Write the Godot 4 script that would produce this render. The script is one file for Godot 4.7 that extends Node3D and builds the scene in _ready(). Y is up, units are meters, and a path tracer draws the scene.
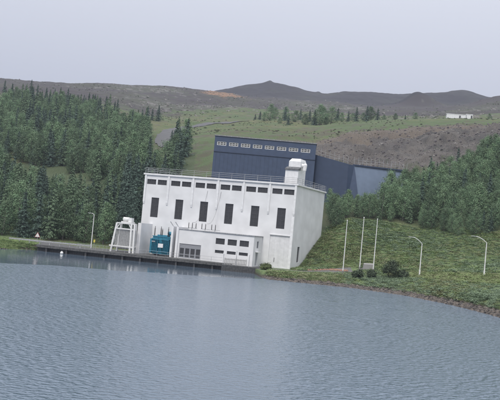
extends Node3D
# Lakeside power station under an overcast sky. Units are metres, the lake surface is y = 0.

# ---------------------------------------------------------------- terrain profile (world data)
# Rows run from the lake bed to the far hills; columns are bearings x / -z from -0.42 to 0.42.
const LINE_DIST = [
	[131.4,132.6,133.7,134.8,136,137.1,138.2,139.4,140.5,141.6,142.8,143.9,145,146.2,147.8,149.6,151.3,153.1,154.4,153.7,153.1,152.4,151.7,151.7,151.8,151.8,151.8,151.5,151,150.4,149.8,149.2,148.7,148.1,147.5,147.3,147.3,147.4,147.4,147.5,147.5,147.6,146.5,145.4,133.2,128.5,128.2,127.9,127.6,127.3,127.2,127,126.9,126.7,126.5,126.1,125.1,124.1,123.1,122.1,121.1,119.8,117.9,115.9,113.9,111.9,110,107.9,105.4,103,100.6,98.2,95.7,93.2,90.4,87.7,84.9,82.1,79.4,76.6,73.9,73.9,73.9,73.9,73.9],
	[139.3,140.5,141.6,142.7,143.9,145,146.1,147.3,148.4,149.5,150.7,151.8,152.9,154.1,155.7,157.5,159.2,161,162.3,161.6,161,160.3,159.6,159.6,159.7,159.7,159.7,159.4,158.9,158.3,157.7,157.1,156.6,156,155.4,155.2,155.2,155.3,155.3,155.4,155.4,155.5,154.4,153.3,141.1,136.4,136.1,135.8,135.5,135.2,135.1,134.9,134.8,134.6,134.4,134,133,132,131,130,129,127.7,125.8,123.8,121.8,119.8,117.9,115.8,113.3,110.9,108.5,106.1,103.6,101.1,98.3,95.6,92.8,90,87.3,84.5,81.8,81.8,81.8,81.8,81.8],
	[145.4,146.6,147.7,148.8,150,151.1,152.2,153.4,154.5,155.6,156.8,157.9,159,160.2,160.8,161.4,162,162.6,163,162.3,161.7,161,160.3,160.3,160.4,160.4,160.4,160.1,159.6,159,158.4,157.8,157.3,156.7,156.1,155.9,155.9,156,156,156.1,156.1,156.2,155.1,154,145,141.9,142.1,142.4,142.7,142.8,142.7,142.5,142.4,142.2,142,141.6,140.6,139.6,138.6,137.6,136.6,135.3,133.4,131.4,129.4,127.4,125.5,123.4,120.9,118.5,116.1,113.7,111.2,108.7,105.9,103.2,100.4,97.6,94.9,92.1,89.4,89.4,89.4,89.4,89.4],
	[176,176,176,176,176,176,176,176,176,176,176,176,176,176,175.6,175.2,174.8,174.4,174,173.7,173.5,173.3,173,172.8,172.6,172.3,172.1,171.6,171,170.4,169.7,169.1,168.5,167.8,167.2,166.6,165.9,165.3,164.6,164,163.2,162.4,161.6,160.8,160,159.6,159.1,158.7,159,158.2,155.9,153.7,151.4,150.5,150,149.4,148.8,148.2,147.6,146.9,146.3,145.3,144.1,142.8,141.5,140.2,139.1,138,136.8,135.7,134.6,133.4,132.3,131.4,130.5,129.7,128.8,128,127.2,126.3,126,126,126,126,126],
	[190,190,190,190,190,190,190,190,190,190,190,190,190,190,190,190,190,190,190,190,190,190,190,190,190,190,190,190,190,190,190,189.8,189.1,188.4,187.6,186.9,186.2,185.5,184.7,184,183.4,182.9,182.3,181.7,181.2,180.6,180,179.1,178,177,176.8,176.5,176.7,176.9,177.1,177.4,177.6,177.9,177.8,177.1,176.5,175.9,175.2,174.4,173.3,172.3,171.2,170.1,169.1,168,167,165.9,164.9,164.2,163.5,162.8,162.1,161.4,160.7,160,160,160,160,160,160],
	[230,230,230,230,230,230,230,230,230,230,230,230,230,230,230,230,230,230,230,230,230,230,230,230,230,229.6,229.2,228.7,228.3,227.9,227.4,227,226.5,226.1,225.7,225.2,222,216.2,210.4,208,208,208,208,208,208,208,208,208,208,208,208,210.2,213.3,215.8,217.5,219.2,220.9,222.6,224.3,225.5,226.4,227.2,228.1,229,229.8,230,230,230,230,230,230,230,230,230,230,230,230,230,230,230,230,230,230,230,230],
	[290,290,290,290,290,290,290,290,290,290,290,290,290,290,290,290,290,290,290,290,290,290,290,290,290,290,290,290,290,290,290,290,290,290,290,290,290,290,290,290,290,290,290,288.3,285.2,282.1,278.9,275.8,276.9,279.6,282.1,284.6,287.2,289.7,290,290,290,290,290,290,290,290,290,290,290,290,290,290,290,290,290,290,290,290,290,290,290,290,290,290,290,290,290,290,290],
	[420,420,420,420,420,420,420,420,420,420,420,420,420,420,420,420,420,420,420,420,420,420,420,420,420,420,420,420,420,420,420,420,420,420,420,420,420,420,420,420,420,420,420,420,420,420,420,420,420,420,420,420,420,420,420,420,420,420,420,420,420,420,420,420,420,420,420,420,420,420,420,420,420,420,420,420,420,420,420,420,420,420,420,420,420],
	[650,650,650,650,650,650,650,650,650,650,650,650,650,650,650,650,650,650,650,650,650,650,650,650,650,650,650,650,650,650,650,650,650,650,650,650,650,650,650,650,650,650,650,650,650,650,650,650,650,650,650,650,650,650,650,650,650,650,650,650,650,650,650,650,650,650,650,650,650,650,650,650,650,650,650,650,650,650,650,650,650,650,650,650,650],
	[950,950,950,950,950,950,950,950,950,950,950,950,950,950,950,950,950,950,950,950,950,950,950,950,950,950,950,950,950,950,950,950,950,950,950,950,950,950,950,950,950,950,950,950,950,950,950,950,950,950,950,950,950,950,950,950,950,950,950,950,950,950,950,950,950,950,950,950,922.2,893.5,864.9,850,850,850,850,850,850,850,850,850,850,850,850,850,850],
	[1050,1050,1050,1050,1050,1050,1050,1050,1050,1050,1050,1050,1050,1050,1050,1050,1050,1050,1050,1050,1050,1050,1050,1050,1050,1050,1050,1050,1050,1050,1050,1050,1050,1050,1050,1050,1050,1050,1050,1050,1050,1050,1050,1050,1050,1050,1050,1050,1050,1050,1050,1050,1050,1050,1050,1050,1050,1050,1050,1050,1050,1050,1050,1050,1050,1050,1050,1050,1050,1050,1050,1050,1050,1050,1050,1050,1050,1050,1050,1050,1050,1050,1050,1050,1050],
	[1200,1200,1200,1200,1200,1200,1200,1200,1200,1200,1200,1200,1200,1200,1200,1200,1200,1200,1200,1200,1200,1200,1200,1200,1200,1200,1200,1200,1200,1200,1200,1200,1200,1200,1200,1200,1200,1200,1200,1200,1200,1200,1200,1200,1200,1200,1200,1200,1200,1200,1200,1200,1200,1200,1200,1200,1200,1200,1200,1200,1200,1200,1200,1200,1200,1200,1200,1200,1200,1200,1200,1200,1200,1200,1200,1200,1200,1200,1200,1200,1200,1200,1200,1200,1200],
	[2600,2600,2600,2600,2600,2600,2600,2600,2600,2600,2600,2600,2600,2600,2600,2600,2600,2600,2600,2600,2600,2600,2600,2600,2600,2600,2600,2600,2600,2600,2600,2600,2600,2600,2600,2600,2600,2600,2600,2600,2600,2600,2600,2600,2600,2600,2600,2600,2600,2600,2600,2600,2600,2600,2600,2600,2600,2600,2600,2600,2600,2600,2600,2600,2600,2600,2600,2600,2600,2600,2600,2600,2600,2600,2600,2600,2600,2600,2600,2600,2600,2600,2600,2600,2600],
	[7000,7000,7000,7000,7000,7000,7000,7000,7000,7000,7000,7000,7000,7000,7000,7000,7000,7000,7000,7000,7000,7000,7000,7000,7000,7000,7000,7000,7000,7000,7000,7000,7000,7000,7000,7000,7000,7000,7000,7000,7000,7000,7000,7000,7000,7000,7000,7000,7000,7000,7000,7000,7000,7000,7000,7000,7000,7000,7000,7000,7000,7000,7000,7000,7000,7000,7000,7000,7000,7000,7000,7000,7000,7000,7000,7000,7000,7000,7000,7000,7000,7000,7000,7000,7000]]
const LINE_HEIGHT = [
	[-2.5,-2.5,-2.5,-2.5,-2.5,-2.5,-2.5,-2.5,-2.5,-2.5,-2.5,-2.5,-2.5,-2.5,-2.5,-2.5,-2.5,-2.5,-2.5,-2.5,-2.5,-2.5,-2.5,-2.5,-2.5,-2.5,-2.5,-2.5,-2.5,-2.5,-2.5,-2.5,-2.5,-2.5,-2.5,-2.5,-2.5,-2.5,-2.5,-2.5,-2.5,-2.5,-2.5,-2.5,-2.5,-2.5,-2.5,-2.5,-2.5,-2.5,-2.5,-2.5,-2.5,-2.5,-2.5,-2.5,-2.5,-2.5,-2.5,-2.5,-2.5,-2.5,-2.5,-2.5,-2.5,-2.5,-2.5,-2.5,-2.5,-2.5,-2.5,-2.5,-2.5,-2.5,-2.5,-2.5,-2.5,-2.5,-2.5,-2.5,-2.5,-2.5,-2.5,-2.5,-2.5],
	[-0.35,-0.35,-0.35,-0.35,-0.35,-0.35,-0.35,-0.35,-0.35,-0.35,-0.35,-0.35,-0.35,-0.35,-0.57,-0.81,-1.05,-1.3,-1.5,-1.5,-1.5,-1.5,-1.5,-1.5,-1.5,-1.5,-1.5,-1.5,-1.5,-1.5,-1.5,-1.5,-1.5,-1.5,-1.5,-1.5,-1.5,-1.5,-1.5,-1.5,-1.5,-1.5,-1.5,-1.5,-0.67,-0.35,-0.35,-0.35,-0.35,-0.35,-0.35,-0.35,-0.35,-0.35,-0.35,-0.35,-0.35,-0.35,-0.35,-0.35,-0.35,-0.35,-0.35,-0.35,-0.35,-0.35,-0.35,-0.35,-0.35,-0.35,-0.35,-0.35,-0.35,-0.35,-0.35,-0.35,-0.35,-0.35,-0.35,-0.35,-0.35,-0.35,-0.35,-0.35,-0.35],
	[1.45,1.45,1.45,1.45,1.45,1.45,1.45,1.45,1.45,1.45,1.45,1.45,1.45,1.45,1.34,1.21,1.08,0.96,0.85,0.85,0.85,0.85,0.85,0.85,0.85,0.85,0.85,0.85,0.85,0.85,0.85,0.85,0.85,0.85,0.85,0.85,0.85,0.85,0.85,0.85,0.85,0.85,0.85,0.85,0.96,0.99,0.98,0.97,0.96,0.96,0.98,1.01,1.03,1.06,1.08,1.11,1.14,1.18,1.21,1.24,1.28,1.32,1.37,1.42,1.47,1.52,1.57,1.6,1.6,1.6,1.6,1.6,1.6,1.6,1.6,1.6,1.6,1.6,1.6,1.6,1.6,1.6,1.6,1.6,1.6],
	[1.5,1.5,1.5,1.5,1.5,1.5,1.5,1.5,1.5,1.5,1.5,1.5,1.5,1.5,1.46,1.42,1.38,1.34,1.29,1.25,1.2,1.15,1.11,1.06,1.01,0.97,0.92,0.9,0.9,0.9,0.9,0.9,0.9,0.9,0.9,0.9,0.9,0.9,0.9,0.9,0.92,0.94,0.96,0.98,1,1.04,1.09,1.13,1.23,1.41,1.62,1.82,2.02,2.14,2.26,2.37,2.46,2.51,2.56,2.61,2.66,2.74,2.84,2.95,3.05,3.16,3.29,3.43,3.57,3.71,3.85,3.99,4.12,4.25,4.37,4.49,4.61,4.73,4.85,4.97,5.01,5.01,5.01,5.01,5.01],
	[3.97,3.94,3.92,3.89,3.86,3.83,3.8,3.77,3.75,3.72,3.69,3.66,3.63,3.6,3.61,3.63,3.65,3.67,3.68,3.7,3.72,3.73,3.75,3.77,3.78,3.82,4.03,4.23,4.44,4.64,4.84,5.04,5.22,5.41,5.59,5.77,5.95,6.13,6.32,6.5,6.6,6.7,6.8,6.89,6.99,7.09,7.19,7.39,7.59,7.79,7.99,8.18,9.24,10.54,11.13,11.14,11.16,11.18,11.14,11.03,10.92,10.81,10.7,10.69,10.75,10.81,10.86,10.92,10.94,10.95,10.96,10.97,10.98,11.01,11.04,11.07,11.1,11.13,11.16,11.18,11.18,11.18,11.18,11.18,11.18],
	[12,12.01,12.01,12.01,12.02,12.02,12.03,12.03,12.03,12.04,12.04,12.04,12.05,12.22,12.5,12.79,13.07,13.35,13.64,13.92,14.2,14.49,14.77,15.06,15.34,15.65,15.97,16.29,16.61,16.93,17.25,17.57,17.89,18.21,18.53,18.85,18.56,17.71,16.86,16.52,16.57,16.61,16.65,16.69,16.73,16.78,16.82,16.86,16.9,16.94,16.99,17.86,19.13,20.03,20.51,21,21.48,21.97,22.45,23.1,23.84,24.58,25.32,26.06,26.81,27.76,28.77,29.78,30.79,31.8,32.81,33.82,34.33,34.78,35.23,35.68,36.12,36.57,37.02,37.09,37.09,37.09,37.09,37.09,37.09],
	[26.78,26.92,27.07,27.22,27.37,27.52,27.66,27.81,27.96,28.11,28.26,28.4,28.54,28.6,28.66,28.72,28.78,28.85,28.91,28.97,29.03,29.26,29.53,29.8,30.07,30.34,30.61,30.88,31.15,31.65,32.34,33.02,33.71,34.4,35.08,35.9,36.77,37.64,38.26,38.82,39.39,39.95,40.52,40.48,39.94,39.4,38.85,38.31,38.45,38.82,39.85,41.02,42.18,43.35,44.01,44.6,45.2,45.79,46.39,46.98,47.42,47.86,48.3,48.74,49.18,49.61,50.05,50.49,50.88,51.24,51.61,51.97,52.32,52.66,53,53.35,53.69,54.03,54.34,54.34,54.34,54.34,54.34,54.34,54.34],
	[56.53,56.85,57.17,57.49,57.81,58.13,58.45,58.77,59.09,59.41,59.73,60.05,60.24,60.38,60.52,60.66,60.79,60.93,60.7,60.34,59.97,59.61,59.25,58.89,58.53,58.17,57.81,57.44,57.08,56.72,56.67,56.74,56.82,56.89,56.96,57.38,57.83,58.27,58.72,59.15,59.54,59.93,60.32,60.71,61.11,61.5,61.89,62.28,62.7,63.12,63.54,63.96,64.38,64.8,65.23,65.65,66.15,66.69,67.23,67.78,68.32,68.86,69.41,69.95,70.48,70.97,71.47,71.97,72.47,72.96,73.46,73.95,74.41,74.87,75.34,75.8,76.26,76.72,77.11,77.11,77.11,77.11,77.11,77.11,77.11],
	[94,94.5,94.99,95.49,95.99,96.48,96.98,97.48,97.97,98.47,98.96,99.46,99.77,100.04,100.32,100.6,100.88,101.16,101.43,101.32,101.06,100.8,100.53,100.27,100.01,99.75,99.49,99.23,98.97,98.7,98.44,98.18,97.92,97.86,98.2,98.55,98.89,99.23,99.58,99.91,100.24,100.56,100.89,101.21,101.54,101.86,102.18,102.51,102.83,103.16,103.48,103.81,104.13,104.46,104.78,105.1,105.56,106.05,106.55,107.04,107.54,108.03,108.53,109.3,110.23,111.17,112.1,113.04,114.27,115.54,116.81,117.88,118.59,119.31,120.02,120.74,121.45,122.17,122.71,122.71,122.71,122.71,122.71,122.71,122.71],
	[140.15,140.75,141.36,141.96,142.57,143.17,143.78,144.39,144.99,145.6,146.2,146.81,147.23,147.64,148.04,148.45,148.85,149.26,149.67,150.26,150.91,151.55,152.2,152.84,153.49,154.13,154.94,155.82,156.71,157.6,158.48,158.49,158.42,158.35,158.13,157.59,157.05,156.77,156.51,156.26,155.3,154.41,154.34,154.28,154.21,154.14,154.07,154.09,154.61,155.14,155.66,156.19,156.71,157.24,157.76,158.29,158.82,159.47,160.19,160.92,161.64,162.37,163.09,163.82,165.1,166.96,168.81,170.67,169.18,167.37,164.84,163.96,164.89,165.83,166.77,167.7,168.64,169.57,170.17,170.17,170.17,170.17,170.17,170.17,170.17],
	[146.38,147,147.63,148.25,148.88,149.5,150.13,150.75,151.38,152,152.63,153.25,153.9,154.54,155.19,155.84,156.49,157.13,157.78,158.43,159.07,159.72,160.37,161.02,161.66,162.31,162.96,163.6,164.25,164.9,165.54,165.8,165.99,166.18,166.36,166.58,167.2,167.83,168.45,169.26,170.23,171.21,172.19,172.17,172.1,172.02,171.94,171.95,172.4,172.85,173.3,173.75,174.27,174.89,175.52,176.14,176.77,177.39,178.02,178.65,179.31,179.97,180.63,181.29,181.95,182.61,183.27,183.93,184.6,185.26,185.92,186.69,187.67,188.65,189.63,190.61,191.58,192.56,193.3,193.3,193.3,193.3,193.3,193.3,193.3],
	[150.12,151.23,152.35,153.47,154.59,155.71,156.83,157.94,159.06,160.18,161.3,162.42,163.49,164.54,165.59,166.64,167.69,168.74,169.79,170.84,171.89,172.94,173.99,175.05,176.1,177.15,178.2,179.25,180.3,181.35,182.4,183.45,184.5,186.11,188.45,190.8,193.76,197.36,200.96,204.56,207.39,209.19,211.09,213.23,213.13,212.68,212.13,210.25,208.3,207.66,208.13,211.48,213.94,214.88,215.69,216.39,216.99,217.59,218.19,218.96,220.01,221.06,222.11,223.42,225.69,227.99,230.33,229.69,227.02,224.72,223.47,223.66,224.58,225.5,226.41,227.33,228.24,229.16,229.79,229.79,229.79,229.79,229.79,229.79,229.79],
	[120,120,120,120,120,120,120,120,120,120,120,120,120,120,120,120,120,120,120,120,120,120,120,120,120,120,120,120,120,120,120,120,120,120,120,120,120,120,120,120,120,120,120,120,120,120,120,120,120,120,120,120,120,120,120,120,120,120,120,120,120,120,120,120,120,120,120,120,120,120,120,120,120,120,120,120,120,120,120,120,120,120,120,120,120],
	[200,200,200,200,200,200,200,200,200,200,200,200,200,200,200,200,200,200,200,200,200,200,200,200,200,200,200,200,200,200,200,200,200,200,200,200,200,200,200,200,200,200,200,200,200,200,200,200,200,200,200,200,200,200,200,200,200,200,200,200,200,200,200,200,200,200,200,200,200,200,200,200,200,200,200,200,200,200,200,200,200,200,200,200,200]]

const BEARING_MIN = -0.42
const BEARING_STEP = 0.01

var mats := {}
var used_names := {}
var rough_noise := FastNoiseLite.new()
var patch_noise := FastNoiseLite.new()
var fine_noise := FastNoiseLite.new()
var rng := RandomNumberGenerator.new()
var line_count := 0

# ---------------------------------------------------------------- mesh collector
class Shape:
	var v := PackedVector3Array()
	var n := PackedVector3Array()
	var c := PackedColorArray()
	func tri(a: Vector3, b: Vector3, d: Vector3, col := Color.WHITE) -> void:
		var nn := (d - a).cross(b - a).normalized()
		v.append(a); v.append(b); v.append(d)
		n.append(nn); n.append(nn); n.append(nn)
		c.append(col); c.append(col); c.append(col)
	func quad(a: Vector3, b: Vector3, d: Vector3, e: Vector3, col := Color.WHITE) -> void:
		tri(a, b, d, col); tri(a, d, e, col)
	# box from minimum to maximum corner
	func box(a: Vector3, b: Vector3, col := Color.WHITE) -> void:
		hexa([Vector3(a.x, a.y, a.z), Vector3(b.x, a.y, a.z), Vector3(b.x, a.y, b.z), Vector3(a.x, a.y, b.z),
			Vector3(a.x, b.y, a.z), Vector3(b.x, b.y, a.z), Vector3(b.x, b.y, b.z), Vector3(a.x, b.y, b.z)], col)
	# eight corners: bottom ring (back left, back right, front right, front left), then the top ring
	func hexa(p: Array, col := Color.WHITE) -> void:
		quad(p[0], p[1], p[2], p[3], col)
		quad(p[7], p[6], p[5], p[4], col)
		quad(p[3], p[2], p[6], p[7], col)
		quad(p[1], p[0], p[4], p[5], col)
		quad(p[0], p[3], p[7], p[4], col)
		quad(p[2], p[1], p[5], p[6], col)
	# square bar between two points
	func bar(a: Vector3, b: Vector3, w: float, h: float, col := Color.WHITE) -> void:
		var d := (b - a).normalized()
		var up := Vector3.UP if absf(d.y) < 0.95 else Vector3.RIGHT
		var s := d.cross(up).normalized() * w * 0.5
		var u := s.cross(d).normalized() * h * 0.5
		hexa([a - s - u, a + s - u, b + s - u, b - s - u, a - s + u, a + s + u, b + s + u, b - s + u], col)
	# round tapered bar with end caps
	func rod(a: Vector3, b: Vector3, ra: float, rb: float, sides := 8, col := Color.WHITE) -> void:
		var d := (b - a).normalized()
		var up := Vector3.UP if absf(d.y) < 0.95 else Vector3.RIGHT
		var s := d.cross(up).normalized()
		var u := s.cross(d).normalized()
		for i in sides:
			var p := TAU * i / sides
			var q := TAU * (i + 1) / sides
			var dp := s * cos(p) + u * sin(p)
			var dq := s * cos(q) + u * sin(q)
			var base := v.size()
			v.append_array([a + dp * ra, a + dq * ra, b + dq * rb, a + dp * ra, b + dq * rb, b + dp * rb])
			n.append_array([dp, dq, dq, dp, dq, dp])
			for k in 6: c.append(col)
			tri(a, a + dq * ra, a + dp * ra, col)
			tri(b, b + dp * rb, b + dq * rb, col)
	func ball(at: Vector3, r: Vector3, col := Color.WHITE, rings := 6, sides := 10) -> void:
		for i in rings:
			var e := PI * (float(i) / rings - 0.5)
			var f := PI * (float(i + 1) / rings - 0.5)
			for j in sides:
				var p := TAU * j / sides
				var q := TAU * (j + 1) / sides
				var ps := [Vector3(cos(e) * cos(p), sin(e), cos(e) * sin(p)), Vector3(cos(e) * cos(q), sin(e), cos(e) * sin(q)),
					Vector3(cos(f) * cos(q), sin(f), cos(f) * sin(q)), Vector3(cos(f) * cos(p), sin(f), cos(f) * sin(p))]
				for k in [0, 1, 2, 0, 2, 3]:
					v.append(at + ps[k] * r); n.append(ps[k]); c.append(col)
	func add_to(m: ArrayMesh, material: Material) -> void:
		var arr := []
		arr.resize(Mesh.ARRAY_MAX)
		arr[Mesh.ARRAY_VERTEX] = v
		arr[Mesh.ARRAY_NORMAL] = n
		arr[Mesh.ARRAY_COLOR] = c
		m.add_surface_from_arrays(Mesh.PRIMITIVE_TRIANGLES, arr)
		m.surface_set_material(m.get_surface_count() - 1, material)
	func mesh(material: Material) -> ArrayMesh:
		var m := ArrayMesh.new()
		add_to(m, material)
		return m

# ---------------------------------------------------------------- scene helpers
func numbered(called: String) -> String:
	if not used_names.has(called):
		used_names[called] = 0
		return called
	used_names[called] += 1
	return "%s_%03d" % [called, used_names[called]]

func tag(o: Node, label: String, category: String, group := "") -> void:
	o.set_meta("label", label)
	o.set_meta("category", category)
	if group != "":
		o.set_meta("group", group)

func thing(called: String, label: String, category: String, at := Vector3.ZERO, turn := 0.0, group := "") -> Node3D:
	var o := Node3D.new()
	o.name = numbered(called)
	add_child(o)
	o.position = at
	o.rotation.y = turn
	tag(o, label, category, group)
	return o

func part(s: Shape, called: String, material: Material, parent: Node) -> MeshInstance3D:
	return part_mesh(s.mesh(material), called, parent)

func part_mesh(m: Mesh, called: String, parent: Node) -> MeshInstance3D:
	var o := MeshInstance3D.new()
	o.name = called if parent != self else numbered(called)
	o.mesh = m
	parent.add_child(o, true)
	return o

func structure(s: Shape, called: String, material: Material) -> MeshInstance3D:
	var o := part(s, called, material, self)
	o.set_meta("kind", "structure")
	return o

func copy_of(o: Node3D, at: Vector3, turn := 0.0) -> Node3D:
	var r: Node3D = o.duplicate()
	r.name = numbered(String(o.name))
	add_child(r)
	r.position = at
	r.rotation.y = turn
	return r

func scatter(called: String, m: Mesh, spots: Array, parent: Node = null) -> MultiMeshInstance3D:
	var mm := MultiMesh.new()
	mm.transform_format = MultiMesh.TRANSFORM_3D
	mm.mesh = m
	mm.instance_count = spots.size()
	for i in spots.size():
		mm.set_instance_transform(i, spots[i])
	var o := MultiMeshInstance3D.new()
	o.multimesh = mm
	o.set_meta("kind", "stuff")
	if parent == null:
		o.name = numbered(called)
		add_child(o)
	else:
		o.name = called
		parent.add_child(o, true)
	return o

# ---------------------------------------------------------------- materials
func tone(linear: Color) -> Color:
	return linear.linear_to_srgb()

func mat(called: String, linear: Color, rough := 0.8, metal := 0.0) -> StandardMaterial3D:
	if mats.has(called):
		return mats[called]
	var m := StandardMaterial3D.new()
	m.albedo_color = tone(linear)
	m.roughness = rough
	m.metallic = metal
	m.cull_mode = BaseMaterial3D.CULL_DISABLED
	mats[called] = m
	return m

func grain_texture(seed_value: int, freq: float, low: float, high: float, size := 512) -> ImageTexture:
	var f := FastNoiseLite.new()
	f.seed = seed_value
	f.noise_type = FastNoiseLite.TYPE_SIMPLEX
	f.frequency = freq
	f.fractal_octaves = 5
	var img := f.get_seamless_image(size, size)
	img.convert(Image.FORMAT_RGB8)
	for y in size:
		for x in size:
			var k: float = lerpf(low, high, clampf((img.get_pixel(x, y).r - 0.5) * 1.5 + 0.5, 0.0, 1.0))
			img.set_pixel(x, y, Color(k, k, k))
	return ImageTexture.create_from_image(img)

func grainy(called: String, linear: Color, rough: float, tex: Texture2D, metres: float) -> StandardMaterial3D:
	var m := mat(called, linear, rough)
	m.albedo_texture = tex
	m.uv1_triplanar = true
	m.uv1_world_triplanar = true
	m.uv1_scale = Vector3.ONE / metres
	return m

func painted(called: String, tex: Texture2D, metres: float, rough := 0.95) -> StandardMaterial3D:
	var m := grainy(called, Color.WHITE, rough, tex, metres)
	m.vertex_color_use_as_albedo = true
	return m

# ---------------------------------------------------------------- terrain
func profile(t: float, k: int) -> Vector2:
	var f := clampf((t - BEARING_MIN) / BEARING_STEP, 0.0, 83.999)
	var i := int(f)
	var w := f - i
	return Vector2(lerpf(LINE_DIST[k][i], LINE_DIST[k][i + 1], w), lerpf(LINE_HEIGHT[k][i], LINE_HEIGHT[k][i + 1], w))

func slope_at(a: Vector2, b: Vector2, c: Vector2) -> float:
	var s1 := (b.y - a.y) / maxf(b.x - a.x, 0.1)
	var s2 := (c.y - b.y) / maxf(c.x - b.x, 0.1)
	if s1 * s2 <= 0.0:
		return 0.0
	return 2.0 * s1 * s2 / (s1 + s2)

# height and position between the profile rows (whole part is the row)
func ground_info(x: float, z: float) -> Vector2:
	var d := maxf(-z, 1.0)
	var t := x / d
	var k := 0
	var a := profile(t, 0)
	if d <= a.x:
		return Vector2(a.y, 0.0)
	var b := profile(t, 1)
	while k < line_count - 2 and b.x < d:
		k += 1
		a = b
		b = profile(t, k + 1)
	var w := clampf((d - a.x) / maxf(b.x - a.x, 0.1), 0.0, 1.0)
	var h: float
	if k >= 3:
		var p := profile(t, k - 1)
		var q := profile(t, mini(k + 2, line_count - 1))
		var m1 := slope_at(p, a, b) * (b.x - a.x)
		var m2 := slope_at(a, b, q) * (b.x - a.x)
		var w2 := w * w
		var w3 := w2 * w
		h = (2 * w3 - 3 * w2 + 1) * a.y + (w3 - 2 * w2 + w) * m1 + (-2 * w3 + 3 * w2) * b.y + (w3 - w2) * m2
	else:
		h = lerpf(a.y, b.y, w)
	return Vector2(h, k + w)

const KNOBS = [[13.0, -1200.0, 3.5, 6.0], [12.0, -1200.0, 3.0, 30.0], [83.0, -1205.0, 4.5, 8.0], [178.0, -960.0, 15.0, 22.0], [192.0, -955.0, 6.0, 22.0], [121.0, -1200.0, 1.0, 20.0], [290.0, -1200.0, 2.0, 22.0]]

func ground(x: float, z: float) -> float:
	var g := ground_info(x, z)
	var d := -z
	var h := g.x
	var s := g.y
	# roughness grows with distance from the mown yards by the water
	var amp := 0.0
	if s > 3.0:
		amp = clampf((s - 3.0) * 0.3, 0.0, 0.35) if s < 4.3 else clampf(0.35 + (s - 4.3), 0.0, 1.0)
	elif s > 1.6 and x > 9.0:
		amp = 0.12
	h += amp * (fine_noise.get_noise_2d(x, z) * 0.9)
	if s > 5.0:
		var far := clampf((d - 260.0) / 500.0, 0.0, 1.0)
		h += rough_noise.get_noise_2d(x, z) * lerpf(1.5, 3.2, far) * clampf(s - 5.0, 0.0, 1.0)
		if d > 880.0:
			h += rough_noise.get_noise_2d(x * 0.25 + 900.0, z * 0.25) * 3.0
			for kn in KNOBS:
				var dx: float = (x - kn[0]) / kn[3]
				var dz: float = (z - kn[1]) / maxf(kn[3] * 1.3, 22.0)
				h += kn[2] * exp(-1.5 * pow(dx * dx + dz * dz, 0.75))
	# quarried rock face behind the navy hall
	var t := x / d
	if s > 4.9 and s < 6.05 and t > 0.06:
		var r := minf(minf(s - 4.9, 6.05 - s) * 4.0, 1.0) * clampf((t - 0.06) * 30.0, 0.0, 1.0)
		h -= 2.6 * exp(-pow((s - 5.82 + rough_noise.get_noise_1d(x * 4.0) * 0.1) / 0.07, 2.0)) * r
		h += r * (absf(rough_noise.get_noise_2d(x * 3.0, z * 3.0)) * 5.0 - 1.5 + fine_noise.get_noise_2d(x * 2.0, z * 2.0) * 1.8)
	return h

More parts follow.
